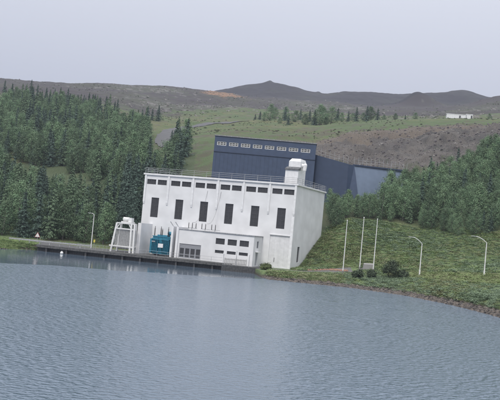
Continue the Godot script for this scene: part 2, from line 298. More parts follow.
func ground_colour(x: float, z: float, s: float) -> Color:
	var d := -z
	var t := x / d
	var p1 := patch_noise.get_noise_2d(x, z)
	var p2 := fine_noise.get_noise_2d(x * 1.3 + 70.0, z * 1.3)
	var p3 := rough_noise.get_noise_2d(x * 0.6 - 300.0, z * 0.6)
	var p5 := fine_noise.get_noise_2d(x * 13.0 + 5.0, z * 13.0)
	var p4 := fine_noise.get_noise_2d(x * 5.0, z * 5.0)
	var grass := Color(0.15, 0.235, 0.088).lerp(Color(0.24, 0.275, 0.115), clampf(p1 * 0.9 + p2 * 0.9 + p4 * 0.7 + p5 * 1.0 + 0.35, 0.0, 1.0))
	var dirt := Color(0.10, 0.085, 0.065)
	var heath := Color(0.062, 0.05, 0.054).lerp(Color(0.074, 0.073, 0.05), clampf(p1 * 1.4 + p2 + p4 * 1.2 + 0.2, 0.0, 1.0)).lerp(Color(0.09, 0.105, 0.06), clampf((p3 - p2 * 0.5 - 0.1) * 2.5, 0.0, 0.6))
	var stone := Color(0.26, 0.245, 0.235)
	var scree := Color(0.155, 0.14, 0.128).lerp(Color(0.09, 0.083, 0.082), clampf(p2 * 1.6 + p1 + p4 * 1.5 + 0.4, 0.0, 1.0))
	scree = scree.lerp(Color(0.168, 0.147, 0.132), clampf(p1 * 2.0 + p3 - 0.25, 0.0, 0.5))
	if s < 1.0:
		return dirt * 0.7
	if s < 2.0:
		return dirt.lerp(grass, clampf((s - 1.55 + p2 * 0.5) * 4.0, 0.0, 1.0))
	if s < 4.0:
		var worn := clampf((p1 + p2 * 0.8 + p5 * 0.5 - 0.15) * 3.0, 0.0, 0.75)
		return grass.lerp(Color(0.16, 0.15, 0.085), worn * 0.7)
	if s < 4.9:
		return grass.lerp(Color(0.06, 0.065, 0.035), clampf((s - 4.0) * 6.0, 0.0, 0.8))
	var plateau_tone := Color(0.105, 0.13, 0.06)
	# quarry
	if s < 6.0 and t > 0.045 + p2 * 0.02:
		var q := scree
		q = q.lerp(plateau_tone, clampf((5.25 - s + p2 * 0.5 + p4 * 0.4) * 3.0, 0.0, 0.7))
		if s > 5.85 + p2 * 0.15:
			q = q.lerp(Color(0.2, 0.16, 0.122), 0.6)
		return q
	if s < 5.6 and t < -0.07:
		return Color(0.09, 0.12, 0.052)
	var plateau := Color(0.105, 0.155, 0.055).lerp(Color(0.175, 0.18, 0.075), clampf(p1 * 1.3 + p2 * 0.8 + p4 * 1.2 + 0.3, 0.0, 1.0))
	plateau = plateau.lerp(Color(0.11, 0.1, 0.07), clampf((p3 + p2 * 1.1 + p4 * 0.8 - 0.15) * 3.0, 0.0, 0.75))
	if s < 7.0:
		return plateau
	# heath takes over uphill, sooner on the western hill
	var limit := lerpf(7.15, 7.75, clampf((t + 0.13) / 0.1, 0.0, 1.0))
	if t > 0.1:
		limit = lerpf(7.75, 7.35, clampf((t - 0.1) / 0.1, 0.0, 1.0))
	var w := clampf((s - limit + p1 * 0.35 + p2 * 0.25) * 5.0, 0.0, 1.0)
	var col := plateau.lerp(heath, w)
	if s > 7.1 and s < 9.2:
		col = col.lerp(stone, clampf((p2 * 1.2 + p3 * 0.9 - 0.56) * 5.0, 0.0, 0.75))
	# bare rusty earth on the saddle
	var e := Vector2((t + 0.044) / 0.026, (s - 8.75) / 0.28).length() + p2 * 0.7
	col = col.lerp(Color(0.36, 0.2, 0.11), clampf((1.0 - e) * 4.0, 0.0, 0.85))
	if s > 9.5 - clampf((t + 0.02) * 8.0, 0.0, 0.5):
		col = Color(0.034, 0.03, 0.038).lerp(Color(0.05, 0.05, 0.042), clampf(p1 * 1.5 + p3 * 0.8 - 0.1, 0.0, 0.9))
	return col

func build_ground() -> void:
	# bearings: fine inside the view, coarse to both sides
	var bear := PackedFloat32Array()
	for i in 26:
		bear.append(-1.9 + i * (1.45 / 26.0))
	for i in 461:
		bear.append(-0.45 + i * (0.9 / 460.0))
	for i in 26:
		bear.append(0.45 + (i + 1) * (1.45 / 26.0))
	var per := [4, 14, 30, 70, 46, 70, 84, 70, 56, 24, 30, 6, 4]
	var cols := bear.size()
	var verts := PackedVector3Array()
	var colours := PackedColorArray()
	var rows := 0
	for k in line_count - 1:
		for j in per[k]:
			var w = float(j) / per[k]
			rows += 1
			for i in cols:
				var a := profile(bear[i], k)
				var b := profile(bear[i], k + 1)
				var d := lerpf(a.x, b.x, w)
				var x := bear[i] * d
				verts.append(Vector3(x, ground(x, -d), -d))
				colours.append(ground_colour(x, -d, k + w))
	var idx := PackedInt32Array()
	for r in rows - 1:
		for i in cols - 1:
			var o := r * cols + i
			idx.append_array([o, o + cols, o + 1, o + 1, o + cols, o + cols + 1])
	var nor := PackedVector3Array()
	nor.resize(verts.size())
	for r in rows:
		for i in cols:
			var o := r * cols + i
			var dx := verts[o + (1 if i < cols - 1 else 0)] - verts[o - (1 if i > 0 else 0)]
			var dz := verts[o + (cols if r < rows - 1 else 0)] - verts[o - (cols if r > 0 else 0)]
			nor[o] = dx.cross(dz).normalized()
			if nor[o].y < 0.0:
				nor[o] = -nor[o]
	var arr := []
	arr.resize(Mesh.ARRAY_MAX)
	arr[Mesh.ARRAY_VERTEX] = verts
	arr[Mesh.ARRAY_NORMAL] = nor
	arr[Mesh.ARRAY_COLOR] = colours
	arr[Mesh.ARRAY_INDEX] = idx
	var m := ArrayMesh.new()
	m.add_surface_from_arrays(Mesh.PRIMITIVE_TRIANGLES, arr)
	m.surface_set_material(0, mats["soil"])
	var o := part_mesh(m, "ground", self)
	o.set_meta("kind", "structure")

# ---------------------------------------------------------------- water
func ripple_normals(size: int, seed_value: int, spread: float) -> ImageTexture:
	# irregular tileable wind ripples; spread is the standard deviation of the slopes
	var f := FastNoiseLite.new()
	f.seed = seed_value
	f.noise_type = FastNoiseLite.TYPE_SIMPLEX_SMOOTH
	f.frequency = 0.03
	f.fractal_octaves = 3
	f.fractal_gain = 0.42
	var img := f.get_seamless_image(size, size, false, false, 0.12)
	img.convert(Image.FORMAT_L8)
	var h := img.get_data()
	var sum := 0.0
	for i in range(1, size * size - 1, 7):
		var g := float(h[i + 1]) - float(h[i - 1])
		sum += g * g
	var k := spread / sqrt(sum / (size * size / 7.0))
	var bytes := PackedByteArray()
	bytes.resize(size * size * 3)
	for y in size:
		var up := posmod(y - 1, size) * size
		var down := posmod(y + 1, size) * size
		var o := y * size
		for x in size:
			var gx := (float(h[o + (x + 1) % size]) - float(h[o + posmod(x - 1, size)])) * k * 0.7
			var gy := (float(h[down + x]) - float(h[up + x])) * k
			var nn := Vector3(-gx, -gy, 1.0).normalized()
			var j := (o + x) * 3
			bytes[j] = int(nn.x * 127.0 + 127.5)
			bytes[j + 1] = int(nn.y * 127.0 + 127.5)
			bytes[j + 2] = int(nn.z * 127.0 + 127.5)
	return ImageTexture.create_from_image(Image.create_from_data(size, size, false, Image.FORMAT_RGB8, bytes))

const CALM_EDGE = [[-0.6, 112.0], [-0.287, 117.0], [-0.216, 121.5], [-0.145, 124.0], [-0.074, 128.7], [-0.009, 132.7], [0.023, 137.0], [0.05, 170.0], [2.0, 170.0]]

func calm_edge(t: float) -> float:
	for i in CALM_EDGE.size() - 1:
		if t <= CALM_EDGE[i + 1][0]:
			return lerpf(CALM_EDGE[i][1], CALM_EDGE[i + 1][1], clampf((t - CALM_EDGE[i][0]) / (CALM_EDGE[i + 1][0] - CALM_EDGE[i][0]), 0.0, 1.0)) + rough_noise.get_noise_1d(t * 900.0) * 3.0
	return 170.0

func wave(x: float, z: float) -> float:
	var gust := clampf(0.9 + patch_noise.get_noise_2d(x * 3.0, z * 6.0) * 1.3, 0.35, 1.7)
	return gust * (fine_noise.get_noise_2d(x * 4.0, z * 8.0) * 0.009 + fine_noise.get_noise_2d(x * 12.0 + 40.0, z * 20.0 + 11.0) * 0.013)

func water_sheet(called: String, material: Material, calm: bool) -> void:
	var bear := PackedFloat32Array()
	for i in 30:
		bear.append(-2.4 + i * (2.0 / 30.0))
	for i in 361:
		bear.append(-0.4 + i * (0.8 / 360.0))
	for i in 30:
		bear.append(0.4 + (i + 1) * (2.0 / 30.0))
	var rows := 60 if calm else 420
	var cols := bear.size()
	var verts := PackedVector3Array()
	var nor := PackedVector3Array()
	for r in rows + 1:
		for i in cols:
			var e := calm_edge(bear[i])
			var d: float
			if calm:
				d = lerpf(e, maxf(e, 185.0), float(r) / rows)
			else:
				d = 1.0 / lerpf(1.0 / 22.0, 1.0 / e, float(r) / rows)
			var x := bear[i] * d
			var z := -d
			var f := 0.08 if calm else clampf((e - d) / 6.0, 0.08, 1.0)
			var h := wave(x, z) * f
			verts.append(Vector3(x, h, z))
			nor.append(Vector3((h - wave(x + 0.06, z) * f) / 0.06, 1.0, (h - wave(x, z + 0.06) * f) / 0.06).normalized())
	var idx := PackedInt32Array()
	for r in rows:
		for i in cols - 1:
			var o := r * cols + i
			idx.append_array([o, o + cols, o + 1, o + 1, o + cols, o + cols + 1])
	var arr := []
	arr.resize(Mesh.ARRAY_MAX)
	arr[Mesh.ARRAY_VERTEX] = verts
	arr[Mesh.ARRAY_NORMAL] = nor
	arr[Mesh.ARRAY_INDEX] = idx
	var m := ArrayMesh.new()
	m.add_surface_from_arrays(Mesh.PRIMITIVE_TRIANGLES, arr)
	m.surface_set_material(0, material)
	part_mesh(m, called, self).set_meta("kind", "structure")

# ---------------------------------------------------------------- walls with openings
# a wall in the plane through o spanned by a (length w) and b (height h), out is the outward normal; openings are [x0, y0, x1, y1]
func wall_with_openings(s: Shape, o: Vector3, a: Vector3, b: Vector3, out: Vector3, w: float, h: float, openings: Array, thick: float) -> void:
	var xs := [0.0, w]
	var ys := [0.0, h]
	for q in openings:
		for v in [q[0], q[2]]:
			if not xs.has(v): xs.append(v)
		for v in [q[1], q[3]]:
			if not ys.has(v): ys.append(v)
	xs.sort(); ys.sort()
	var at := func(x: float, y: float, dd: float) -> Vector3: return o + a * x + b * y - out * dd
	for i in xs.size() - 1:
		for j in ys.size() - 1:
			var cx: float = (xs[i] + xs[i + 1]) * 0.5
			var cy: float = (ys[j] + ys[j + 1]) * 0.5
			var open := false
			for q in openings:
				if cx > q[0] and cx < q[2] and cy > q[1] and cy < q[3]: open = true
			if open: continue
			for dd in [0.0, thick]:
				s.quad(at.call(xs[i], ys[j], dd), at.call(xs[i], ys[j + 1], dd), at.call(xs[i + 1], ys[j + 1], dd), at.call(xs[i + 1], ys[j], dd))
	var rims := openings.duplicate()
	rims.append([0.0, 0.0, w, h])
	for q in rims:
		s.quad(at.call(q[0], q[1], 0.0), at.call(q[2], q[1], 0.0), at.call(q[2], q[1], thick), at.call(q[0], q[1], thick))
		s.quad(at.call(q[0], q[3], thick), at.call(q[2], q[3], thick), at.call(q[2], q[3], 0.0), at.call(q[0], q[3], 0.0))
		s.quad(at.call(q[0], q[1], 0.0), at.call(q[0], q[1], thick), at.call(q[0], q[3], thick), at.call(q[0], q[3], 0.0))
		s.quad(at.call(q[2], q[1], thick), at.call(q[2], q[1], 0.0), at.call(q[2], q[3], 0.0), at.call(q[2], q[3], thick))

# a window that fills an opening: frame with bars (part) and glass (sub-part)
func window(parent: Node, o: Vector3, a: Vector3, b: Vector3, out: Vector3, q: Array, cols: int, heights: Array, setback: float, frame: Material, glass: Material, bw := 0.07) -> void:
	var s := Shape.new()
	var f := func(x0: float, y0: float, x1: float, y1: float) -> void:
		var c0 := o + a * x0 + b * y0 - out * setback
		var c1 := c0 - out * 0.08
		var ax := a * (x1 - x0)
		var bx := b * (y1 - y0)
		s.hexa([c1, c1 + ax, c0 + ax, c0, c1 + bx, c1 + ax + bx, c0 + ax + bx, c0 + bx])
	f.call(q[0], q[1], q[2], q[1] + bw)
	f.call(q[0], q[3] - bw, q[2], q[3])
	f.call(q[0], q[1] + bw, q[0] + bw, q[3] - bw)
	f.call(q[2] - bw, q[1] + bw, q[2], q[3] - bw)
	for i in range(1, cols):
		var x: float = lerpf(q[0], q[2], float(i) / cols)
		f.call(x - bw * 0.4, q[1] + bw, x + bw * 0.4, q[3] - bw)
	for hh in heights:
		var y: float = lerpf(q[1], q[3], hh)
		f.call(q[0] + bw, y - bw * 0.4, q[2] - bw, y + bw * 0.4)
	var wn := part(s, "window", frame, parent)
	var g := Shape.new()
	var p0: Vector3 = o + a * (q[0] + bw * 0.5) + b * (q[1] + bw * 0.5) - out * (setback + 0.05)
	var gx: Vector3 = a * (q[2] - q[0] - bw)
	var gy: Vector3 = b * (q[3] - q[1] - bw)
	g.quad(p0, p0 + gy, p0 + gx + gy, p0 + gx)
	part(g, "pane", glass, wn)

# ---------------------------------------------------------------- the white power station
const STATION_TURN = -0.34906585
const STATION_AT = Vector3(8.49, 1.2, -156.0)

func station_point(u: float, h: float, off: float) -> Vector3:
	return STATION_AT + Vector3(u, h - 1.2, off).rotated(Vector3.UP, STATION_TURN)

func build_station() -> void:
	var t := thing("power_station", "large white flat-roofed power station hall with tall dark windows at the waterside", "building", STATION_AT, STATION_TURN)
	var white: Material = mats["white_wall"]
	var X := Vector3.RIGHT
	var Y := Vector3.UP
	var Z := Vector3.BACK
	var len := 31.4
	var top := 15.45      # above the yard at 1.2
	var base := -0.6
	var deep := 20.0
	var strip := []
	var tall := []
	for i in 6:
		var c := -len + 5.2333 * (i + 0.5)
		strip.append([c - 2.15 + len, 13.62 - base, c - 0.17 + len, 14.62 - base])
		strip.append([c + 0.17 + len, 13.62 - base, c + 2.15 + len, 14.62 - base])
		tall.append([c - 0.82 + len, 7.2 - base, c + 0.82 + len, 11.05 - base])
	var big := [len - 4.4, 0.02 - base, len - 0.55, 5.95 - base]
	var o := Vector3(-len, base, 0)
	var s := Shape.new()
	wall_with_openings(s, o, X, Y, Z, len, top - base, strip + tall + [big], 0.35)
	part(s, "front_wall", white, t)
	var side_open := [[3.75, 1.15 - base, 5.3, 4.1 - base]]
	s = Shape.new()
	wall_with_openings(s, Vector3(0, base, -0.35), -Z, Y, X, deep - 0.35, top - base, [[side_open[0][0] - 0.35, side_open[0][1], side_open[0][2] - 0.35, side_open[0][3]]], 0.35)
	part(s, "side_wall", white, t)
	s = Shape.new()
	s.box(Vector3(-len, base, -deep), Vector3(-len + 0.35, top, -0.35))
	part(s, "side_wall", white, t)
	s = Shape.new()
	s.box(Vector3(-len + 0.35, base, -deep), Vector3(-0.35, top, -deep + 0.35))
	part(s, "back_wall", white, t)
	s = Shape.new()
	s.box(Vector3(-len + 0.36, base, -deep + 0.36), Vector3(-0.36, 0.0, -0.36))
	part(s, "floor", mats["concrete"], t)
	for q in strip:
		window(t, o, X, Y, Z, q, 4, [], 0.16, mats["dark_frame"], mats["dark_glass"], 0.07)
	for i in 6:
		window(t, o, X, Y, Z, tall[i], 2, [0.2, 0.4, 0.6, 0.8], 0.18, mats["dark_frame"], mats["dark_glass"], 0.07)
	window(t, Vector3(0, base, 0), -Z, Y, X, side_open[0], 1, [0.33, 0.66], 0.2, mats["dark_frame"], mats["dark_glass"], 0.08)
	# roof slab, cornice
	s = Shape.new()
	s.box(Vector3(-len - 0.28, top, -deep - 0.28), Vector3(0.28, top + 0.3, 0.28))
	part(s, "roof", mats["white_trim"], t)
	s = Shape.new()
	s.box(Vector3(-len + 0.2, top + 0.3, -deep + 0.2), Vector3(-0.2, top + 0.36, -0.2))
	part(s, "roof_felt", mats["felt"], t)
	# hanging piers between the bays with a small foot
	for i in 7:
		var c := -len + 5.2333 * i
		c = clampf(c, -len + 0.19, -0.19)
		s = Shape.new()
		s.box(Vector3(c - 0.19, 10.2, 0.003), Vector3(c + 0.19, top - 0.002, 0.2))
		s.hexa([Vector3(c - 0.14, 9.75, 0.003), Vector3(c + 0.14, 9.75, 0.003), Vector3(c + 0.14, 9.75, 0.1), Vector3(c - 0.14, 9.75, 0.1),
			Vector3(c - 0.19, 10.2, 0.003), Vector3(c + 0.19, 10.2, 0.003), Vector3(c + 0.19, 10.2, 0.2), Vector3(c - 0.19, 10.2, 0.2)])
		part(s, "pier", mats["white_trim"], t)
	# corner strip beside the big door
	s = Shape.new()
	s.box(Vector3(-0.5, base, 0.003), Vector3(-0.003, 9.7, 0.07))
	part(s, "corner_strip", mats["white_trim"], t)
	# large vehicle door
	s = Shape.new()
	var dx0: float = big[0] - len
	var dx1: float = big[2] - len
	for i in 4:
		var x0 := lerpf(dx0, dx1, i / 4.0) + 0.004
		var x1 := lerpf(dx0, dx1, (i + 1) / 4.0) - 0.004
		var leaf := Shape.new()
		leaf.box(Vector3(x0, 0.03, -0.22), Vector3(x1, 5.93, -0.15))
		var lf := part(leaf, "door_panel", mats["door_paint"], t)
		if i == 1:
			leaf = Shape.new()
			leaf.box(Vector3(x0 + 0.12, 0.95, -0.148), Vector3(x0 + 0.2, 1.75, -0.08))
			part(leaf, "handle", mats["dark_frame"], lf)
	s.box(Vector3(dx0 - 0.09, 5.95, 0.003), Vector3(dx1 + 0.045, 6.1, 0.12))
	part(s, "door_lintel", mats["white_trim"], t)
	# roof railing, one part for every side
	railing(t, Vector3(-len, top + 0.3, 0.1), Vector3(-0.05, top + 0.3, 0.1), 13)
	railing(t, Vector3(0.1, top + 0.3, 0.1), Vector3(0.1, top + 0.3, -deep), 8)
	railing(t, Vector3(-len, top + 0.3, -0.9), Vector3(-len, top + 0.3, -deep), 8)
	railing(t, Vector3(-len + 0.2, top + 0.3, -deep), Vector3(-0.2, top + 0.3, -deep), 13)
	# short dark strips along the front roof edge
	for q in [[-22.6, 1.5], [-20.3, 1.3], [-18.0, 1.7]]:
		s = Shape.new()
		s.box(Vector3(q[0], top + 0.305, 0.13), Vector3(q[0] + q[1], top + 0.42, 0.27))
		part(s, "roof_edge_strip", mats["dark_frame"], t)
	# stair head on the roof
	s = Shape.new()
	var r0 := top + 0.36
	s.box(Vector3(-2.95, r0, -6.0), Vector3(-0.42, r0 + 2.75, -1.2))
	var ph := part(s, "stair_head", mats["white_trim"], t)
	s = Shape.new()
	s.hexa([Vector3(-2.75, r0 + 2.75, -6.0), Vector3(-0.42, r0 + 2.75, -6.0), Vector3(-0.42, r0 + 2.75, -2.3), Vector3(-2.75, r0 + 2.75, -2.3),
		Vector3(-2.75, r0 + 4.3, -6.0), Vector3(-0.42, r0 + 4.3, -6.0), Vector3(-0.42, r0 + 4.3, -2.3), Vector3(-2.75, r0 + 4.3, -2.3)])
	s.hexa([Vector3(-2.75, r0 + 4.3, -6.0), Vector3(-0.42, r0 + 4.3, -6.0), Vector3(-0.42, r0 + 4.3, -2.3), Vector3(-2.75, r0 + 4.3, -2.3),
		Vector3(-2.3, r0 + 4.85, -5.8), Vector3(-0.6, r0 + 4.85, -5.8), Vector3(-0.6, r0 + 4.85, -2.6), Vector3(-2.3, r0 + 4.85, -2.6)])
	part(s, "upper_box", mats["white_trim"], ph)
	s = Shape.new()
	s.hexa([Vector3(-3.05, r0 + 2.62, -2.3), Vector3(-0.3, r0 + 2.62, -2.3), Vector3(-0.3, r0 + 2.55, -1.0), Vector3(-3.05, r0 + 2.55, -1.0),
		Vector3(-3.05, r0 + 3.25, -2.3), Vector3(-0.3, r0 + 3.25, -2.3), Vector3(-0.3, r0 + 2.78, -1.0), Vector3(-3.05, r0 + 2.78, -1.0)])
	part(s, "lean_to_roof", mats["felt"], ph)
	s = Shape.new()
	s.rod(Vector3(-0.45, r0 + 3.6, -3.2), Vector3(0.2, r0 + 3.6, -3.2), 0.38, 0.38, 12)
	s.rod(Vector3(0.2, r0 + 3.8, -3.2), Vector3(0.12, r0 + 2.7, -3.2), 0.4, 0.36, 12)
	s.ball(Vector3(0.2, r0 + 3.7, -3.2), Vector3(0.4, 0.4, 0.4))
	part(s, "vent_duct", mats["white_trim"], ph)
	build_annex(t)

func railing(t: Node, a: Vector3, b: Vector3, posts: int) -> void:
	var s := Shape.new()
	for h in [0.4, 0.74, 1.08]:
		s.rod(a + Vector3.UP * h, b + Vector3.UP * h, 0.028, 0.028, 5)
	var r := part(s, "roof_railing", mats["galvanised"], t)
	for i in posts:
		s = Shape.new()
		var p := a.lerp(b, float(i) / (posts - 1))
		s.rod(p, p + Vector3.UP * 1.1, 0.035, 0.035, 5)
		part(s, "post", mats["galvanised"], r)

func build_annex(t: Node) -> void:
	var white: Material = mats["white_wall"]
	var X := Vector3.RIGHT
	var Y := Vector3.UP
	var Z := Vector3.BACK
	var base := -0.6
	var top := 5.35
	var off := 4.6
	var u0 := -16.1
	var u1 := -5.84
	var opens := []
	for i in 3:
		var c: float = [-12.44, -10.06, -7.7][i]
		opens.append([c - 0.9 - u0, 3.32 - base, c + 0.9 - u0, 4.4 - base])
		opens.append([c - 0.88 - u0, 1.66 - base, c + 0.88 - u0, 2.22 - base])
	var s := Shape.new()
	wall_with_openings(s, Vector3(u0, base, off), X, Y, Z, u1 - u0, top - base, opens, 0.3)
	var an := part(s, "annex", white, t)
	for q in opens:
		window(an, Vector3(u0, base, off), X, Y, Z, q, 2 if q[3] - q[1] > 0.8 else 3, [], 0.14, mats["dark_frame"], mats["dark_glass"], 0.07)
	# gable side with door and window
	var so := [[1.75, 3.2 - base, 2.75, 4.5 - base], [1.45, 0.02 - base, 2.6, 2.35 - base]]
	s = Shape.new()
	wall_with_openings(s, Vector3(u1, base, off - 0.3), -Z, Y, X, off - 0.3, top - base, [[so[0][0] - 0.3, so[0][1], so[0][2] - 0.3, so[0][3]], [so[1][0] - 0.3, so[1][1], so[1][2] - 0.3, so[1][3]]], 0.3)
	part(s, "annex_side_wall", white, an)
	window(an, Vector3(u1, base, off), -Z, Y, X, so[0], 2, [], 0.12, mats["grey_frame"], mats["dark_glass"], 0.09)
	s = Shape.new()
	s.box(Vector3(u1 - 0.22, 0.03, off - so[1][2] + 0.02), Vector3(u1 - 0.14, 2.33, off - so[1][0] - 0.02))
	part(s, "door", mats["grey_frame"], an)
	s = Shape.new()
	s.box(Vector3(u1 + 0.003, 2.5, off - 2.85), Vector3(u1 + 0.6, 2.6, off - 1.2))
	part(s, "door_canopy", mats["white_trim"], an)
	# gate block
	var g0 := -21.0
	var fo := 4.35
	var gate := [0.3, 0.1 - base, 4.72, 2.75 - base]
	s = Shape.new()
	wall_with_openings(s, Vector3(g0, base, fo), X, Y, Z, u0 - g0, top - base, [gate], 0.3)
	var gb := part(s, "gate_wall", white, t)
	var gx0: float = g0 + gate[0]
	var gx1: float = g0 + gate[2]
	for i in 6:
		s = Shape.new()
		var y := 2.05 + i * 0.115
		s.hexa([Vector3(gx0, y, fo - 0.2), Vector3(gx1, y, fo - 0.2), Vector3(gx1, y, fo - 0.08), Vector3(gx0, y, fo - 0.08),
			Vector3(gx0, y + 0.1, fo - 0.24), Vector3(gx1, y + 0.1, fo - 0.24), Vector3(gx1, y + 0.1, fo - 0.16), Vector3(gx0, y + 0.1, fo - 0.16)])
		part(s, "louvre", mats["grey_frame"], gb)
	for i in 4:
		var x0 := lerpf(gate[0], gate[2], i / 4.0) + 0.02
		var x1 := lerpf(gate[0], gate[2], (i + 1) / 4.0) - 0.02
		window(gb, Vector3(g0, base, fo), X, Y, Z, [x0, 0.12 - base, x1, 2.03 - base], 1, [0.3], 0.12, mats["grey_frame"], mats["dark_glass"], 0.1)
	# roofs
	s = Shape.new()
	s.box(Vector3(u0 - 0.003, top, 0.01), Vector3(u1 + 0.15, top + 0.14, off + 0.15))
	part(s, "annex_roof", mats["roof_edge"], an)
	s = Shape.new()
	s.box(Vector3(g0, top, 0.01), Vector3(u0 - 0.006, top + 0.12, fo + 0.1))
	part(s, "gate_roof", mats["roof_edge"], gb)
	# fire walls either side of the transformer bay
	for q in [[-29.55, -28.85, 5.85], [-22.45, -22.05, 5.8], [-21.42, -21.0, 5.8]]:
		s = Shape.new()
		s.box(Vector3(q[0], base, 0.01), Vector3(q[1], q[2], 4.7))
		var fw := part(s, "fire_wall", white, t)
		if q[0] > -25.0:
			s = Shape.new()
			s.bar(Vector3(q[0] + 0.25, q[2] - 0.05, 4.4), Vector3(q[0] - 0.45, q[2] + 0.85, 4.5), 0.12, 0.16)
			part(s, "bracket", mats["galvanised"], fw)
	# upright insulators with their bars above the gate
	for q in [[-19.0, 3], [-16.3, 2], [-14.3, 2]]:
		s = Shape.new()
		var x: float = q[0]
		s.bar(Vector3(x - 0.6, top + 0.45, 3.6), Vector3(x + 1.2, top + 0.45, 3.6), 0.09, 0.09)
		s.bar(Vector3(x + 0.2, top + 0.1, 3.6), Vector3(x + 0.2, top + 0.45, 3.6), 0.09, 0.09)
		var br := part(s, "insulator_bracket", mats["galvanised"], t)
		for i in q[1]:
			s = Shape.new()
			var px: float = x - 0.5 + i * 0.75
			for k in 6:
				s.rod(Vector3(px, top + 0.5 + k * 0.15, 3.6), Vector3(px, top + 0.6 + k * 0.15, 3.6), 0.11, 0.06, 8)
			s.rod(Vector3(px, top + 0.45, 3.6), Vector3(px, top + 1.5, 3.6), 0.045, 0.035, 6)
			part(s, "insulator", mats["insulator"], br)
	# cables that rise from the insulators to the wall
	for q in [[-18.75, -17.8], [-15.8, -15.0]]:
		s = Shape.new()
		var last := Vector3(q[0], top + 1.5, 3.6)
		for k in range(1, 11):
			var f := k / 10.0
			var nx := Vector3(lerpf(q[0], q[1], f), lerpf(top + 1.5, 13.2, f * f), lerpf(3.6, 0.02, pow(f, 0.6)))
			s.rod(last, nx, 0.02, 0.02, 4)
			last = nx
		part(s, "cable", mats["insulator"], t)

# ---------------------------------------------------------------- transformer in its bay
func build_transformer() -> void:
	var t := thing("transformer", "teal blue power transformer with dark bushings in the bay beside the white hall", "transformer", station_point(-24.8, 1.2, 3.0), STATION_TURN)
	var teal: Material = mats["teal"]
	var s := Shape.new()
	s.box(Vector3(-1.9, 0.25, -1.3), Vector3(1.75, 3.55, 0.6))
	s.box(Vector3(-2.0, 3.55, -1.4), Vector3(1.85, 3.7, 0.7))
	s.box(Vector3(-1.2, 3.7, -0.9), Vector3(0.9, 3.95, 0.2))
	part(s, "tank", teal, t)
	for i in 13:
		s = Shape.new()
		var x := -1.8 + i * 0.29
		if i == 5 or i == 6: continue
		s.box(Vector3(x, 0.6, 0.602), Vector3(x + 0.1, 3.25, 1.25))
		part(s, "radiator_fin", teal, t)
	s = Shape.new()
	for y in [0.75, 3.05]:
		s.rod(Vector3(-1.9, y, 1.28), Vector3(1.8, y, 1.28), 0.08, 0.08, 8)
	part(s, "header_pipe", teal, t)
	for x in [-2.28, 1.9]:
		s = Shape.new()
		s.box(Vector3(x, 0.4, -1.0), Vector3(x + 0.34, 3.1, 0.9))
		part(s, "side_cooler", teal, t)
	s = Shape.new()
	s.rod(Vector3(0.7, 4.35, -0.6), Vector3(2.1, 4.35, -0.6), 0.36, 0.36, 14)
	s.box(Vector3(0.95, 3.7, -0.75), Vector3(1.1, 4.1, -0.45))
	s.box(Vector3(1.65, 3.7, -0.75), Vector3(1.8, 4.1, -0.45))
	part(s, "oil_conservator", teal, t)
	for q in [[-1.85, 1.75], [-0.55, 1.8], [-0.25, 1.4], [1.0, 1.8]]:
		s = Shape.new()
		var x: float = q[0]
		var h: float = q[1]
		s.rod(Vector3(x, 3.6, 0.1), Vector3(x, 3.75 + h, 0.1), 0.07, 0.05, 8)
		for k in 8:
			s.rod(Vector3(x, 3.8 + k * h * 0.1, 0.1), Vector3(x, 3.88 + k * h * 0.1, 0.1), 0.15, 0.1, 10)
		part(s, "bushing", mats["insulator"], t)
	s = Shape.new()
	s.box(Vector3(-0.3, 1.55, 1.36), Vector3(0.75, 2.3, 1.42))
	part(s, "white_plate", mats["white_trim"], t)
	s = Shape.new()
	s.box(Vector3(-1.75, 2.5, 1.26), Vector3(-1.05, 2.72, 1.3))
	part(s, "name_plate", mats["galvanised"], t)
	s = Shape.new()
	for x in [-1.5, 1.2]:
		s.box(Vector3(x, 0.0, -1.4), Vector3(x + 0.3, 0.25, 1.0))
	part(s, "skid", mats["dark_frame"], t)

